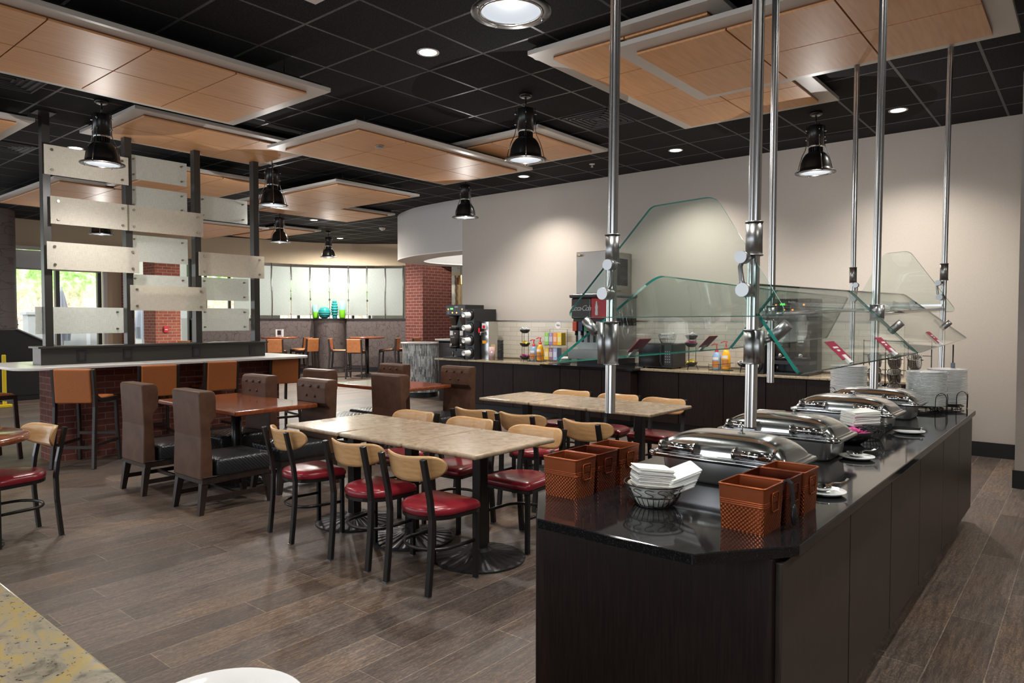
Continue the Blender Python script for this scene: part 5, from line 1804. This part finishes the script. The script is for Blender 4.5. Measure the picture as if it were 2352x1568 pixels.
MB().box(-W_ - .03, W_ + .02, -.40, .37, .98, 1.04).build('top_cover', P('charcoal_cover', (.06, .062, .066), .3), dd, bevel=.025, seg=3)
txt('lettering', 'Coca-Cola', .112, P('silver_script', (.5, .5, .5), .3), hd, (-.165, -.3815, .83), (PI / 2, 0, 0), shear=.35, align='CENTER', space=.72)
bt = MB(Matrix.Translation((.11, -.382, .73)))
bt.prism([(-.02, 0), (.02, 0), (.024, .03), (.018, .08), (.024, .11), (.01, .17), (.008, .2), (-.008, .2), (-.01, .17), (-.024, .11), (-.018, .08), (-.024, .03)], -.001, .002, M=Matrix.Rotation(PI / 2, 4, 'X'))
bt.build('bottle_emblem', SIGNW, hr)
for k, (c, nm) in enumerate((((.5, .06, .02), 'red'), ((.03, .04, .1), 'navy'), ((.01, .2, .08), 'green'), ((.03, .03, .03), 'black'), ((.4, .4, .42), 'silver'), ((.4, .01, .02), 'crimson'))):
    x = -.27 + k * .1
    o = MB().box(x - .036, x + .036, -.38, -.3, .50, .64).build('valve_block', P('valve_' + nm, c, .35), dd, bevel=.008)
    MB().cyl((x, -.34, .44), (x, -.34, .50), .016, n=12).build('nozzle', BLACKPL, o)
    MB().box(x - .016, x + .016, -.32, -.305, .34, .5).build('push_lever', BLACKPL, o)
im = thing('ice_maker', 'stainless ice maker with a louvred side standing on the drinks dispenser', 'ice maker', (-5.55, 8.80, 1.876))
MB().box(-.25, .25, -.35, .37, 0, .60).build('body', P('dull_steel', (.36, .34, .32), .28, 1), im, bevel=.006)
MB().box(.25, .256, -.30, .30, .08, .55).build('grille_frame', SATIN, im)
MB().box(.2565, .2575, -.24, .24, .12, .51).build('filter_shadow', BLACKPL, im)
m = MB()
for k in range(19): m.box(.2575, .262, -.24, .24, .125 + k * .02, .131 + k * .02)
m.build('louvres', P('louvre_grey', (.06, .06, .06), .4), im)
MB().cyl((-.22, -.37, .55), (-.14, -.37, .55), .012, n=10).cyl((-.2, -.37, .55), (-.2, -.35, .55), .006, n=8).build('latch', BRASS, im)
txt('lettering', 'MANITOWOC', .022, INK, im, (.2505, 0, .04), (PI / 2, 0, PI / 2))
# plates and small things on the black worktop
t = wire_basket('black wire basket of napkins in front of the drinks dispenser', -6.03, 8.50, .835, .075, .1, .08)
napkins(-6.03, 8.50, .88, 9, 'napkins in the basket before the drinks dispenser', 'white napkin in the basket in front of the drinks dispenser', .13, .5, (R(10), 0), .007, jit=.008)
mw = thing('microwave', 'black microwave oven between the drinks dispenser and the packet stand', 'microwave', (-4.64, 8.88, CTZ))
MB().box(-.26, .26, -.2, .2, .015, .34).build('body', BLACKPL, mw, bevel=.008)
MB().box(-.25, .10, -.212, -.2, .03, .33).build('door', P('dark_glass_door', (.01, .01, .011), .08), mw)
MB().bar([(.11, -.215, .05), (.105, -.24, .1), (.105, -.24, .27), (.11, -.215, .32)], .022, .02).build('handle', BLACKPL, mw)
k_ = MB().box(.14, .245, -.206, -.2, .06, .32).build('keypad', P('keypad', (.03, .03, .03), .3), mw)
m = MB()
for a in range(3):
    for b in range(5): m.box(.15 + a * .03, .165 + a * .03, -.2075, -.206, .09 + b * .035, .105 + b * .035)
m.build('keys', P('key_grey', (.25, .25, .25), .4), k_)
for sx in (-.2, .2):
    MB().cyl((sx, -.15, 0), (sx, -.15, .015), .015, n=10).cyl((sx, .15, 0), (sx, .15, .015), .015, n=10).build('foot', BLACKPL, mw)
wire_basket('small wire basket of napkins standing on the microwave', -4.58, 8.92, CTZ + .34, .09, .13, .12)
napkins(-4.58, 8.92, CTZ + .42, 10, 'napkins in the basket on the microwave', 'cream napkin in the basket on top of the microwave', .16, .3, (0, R(-4)), .007)
ws = thing('table_sign', 'small white card sign standing on the partition side near the screen', 'sign', (-16.35, 8.05, 1.0))
MB().box(0, .01, -.08, .08, 0, .3).build('card', SIGNW, ws)
txt('lettering', 'H', .06, INK, ws, (.0105, 0, .23), (PI / 2, 0, PI / 2))
bpy.context.view_layer.update()
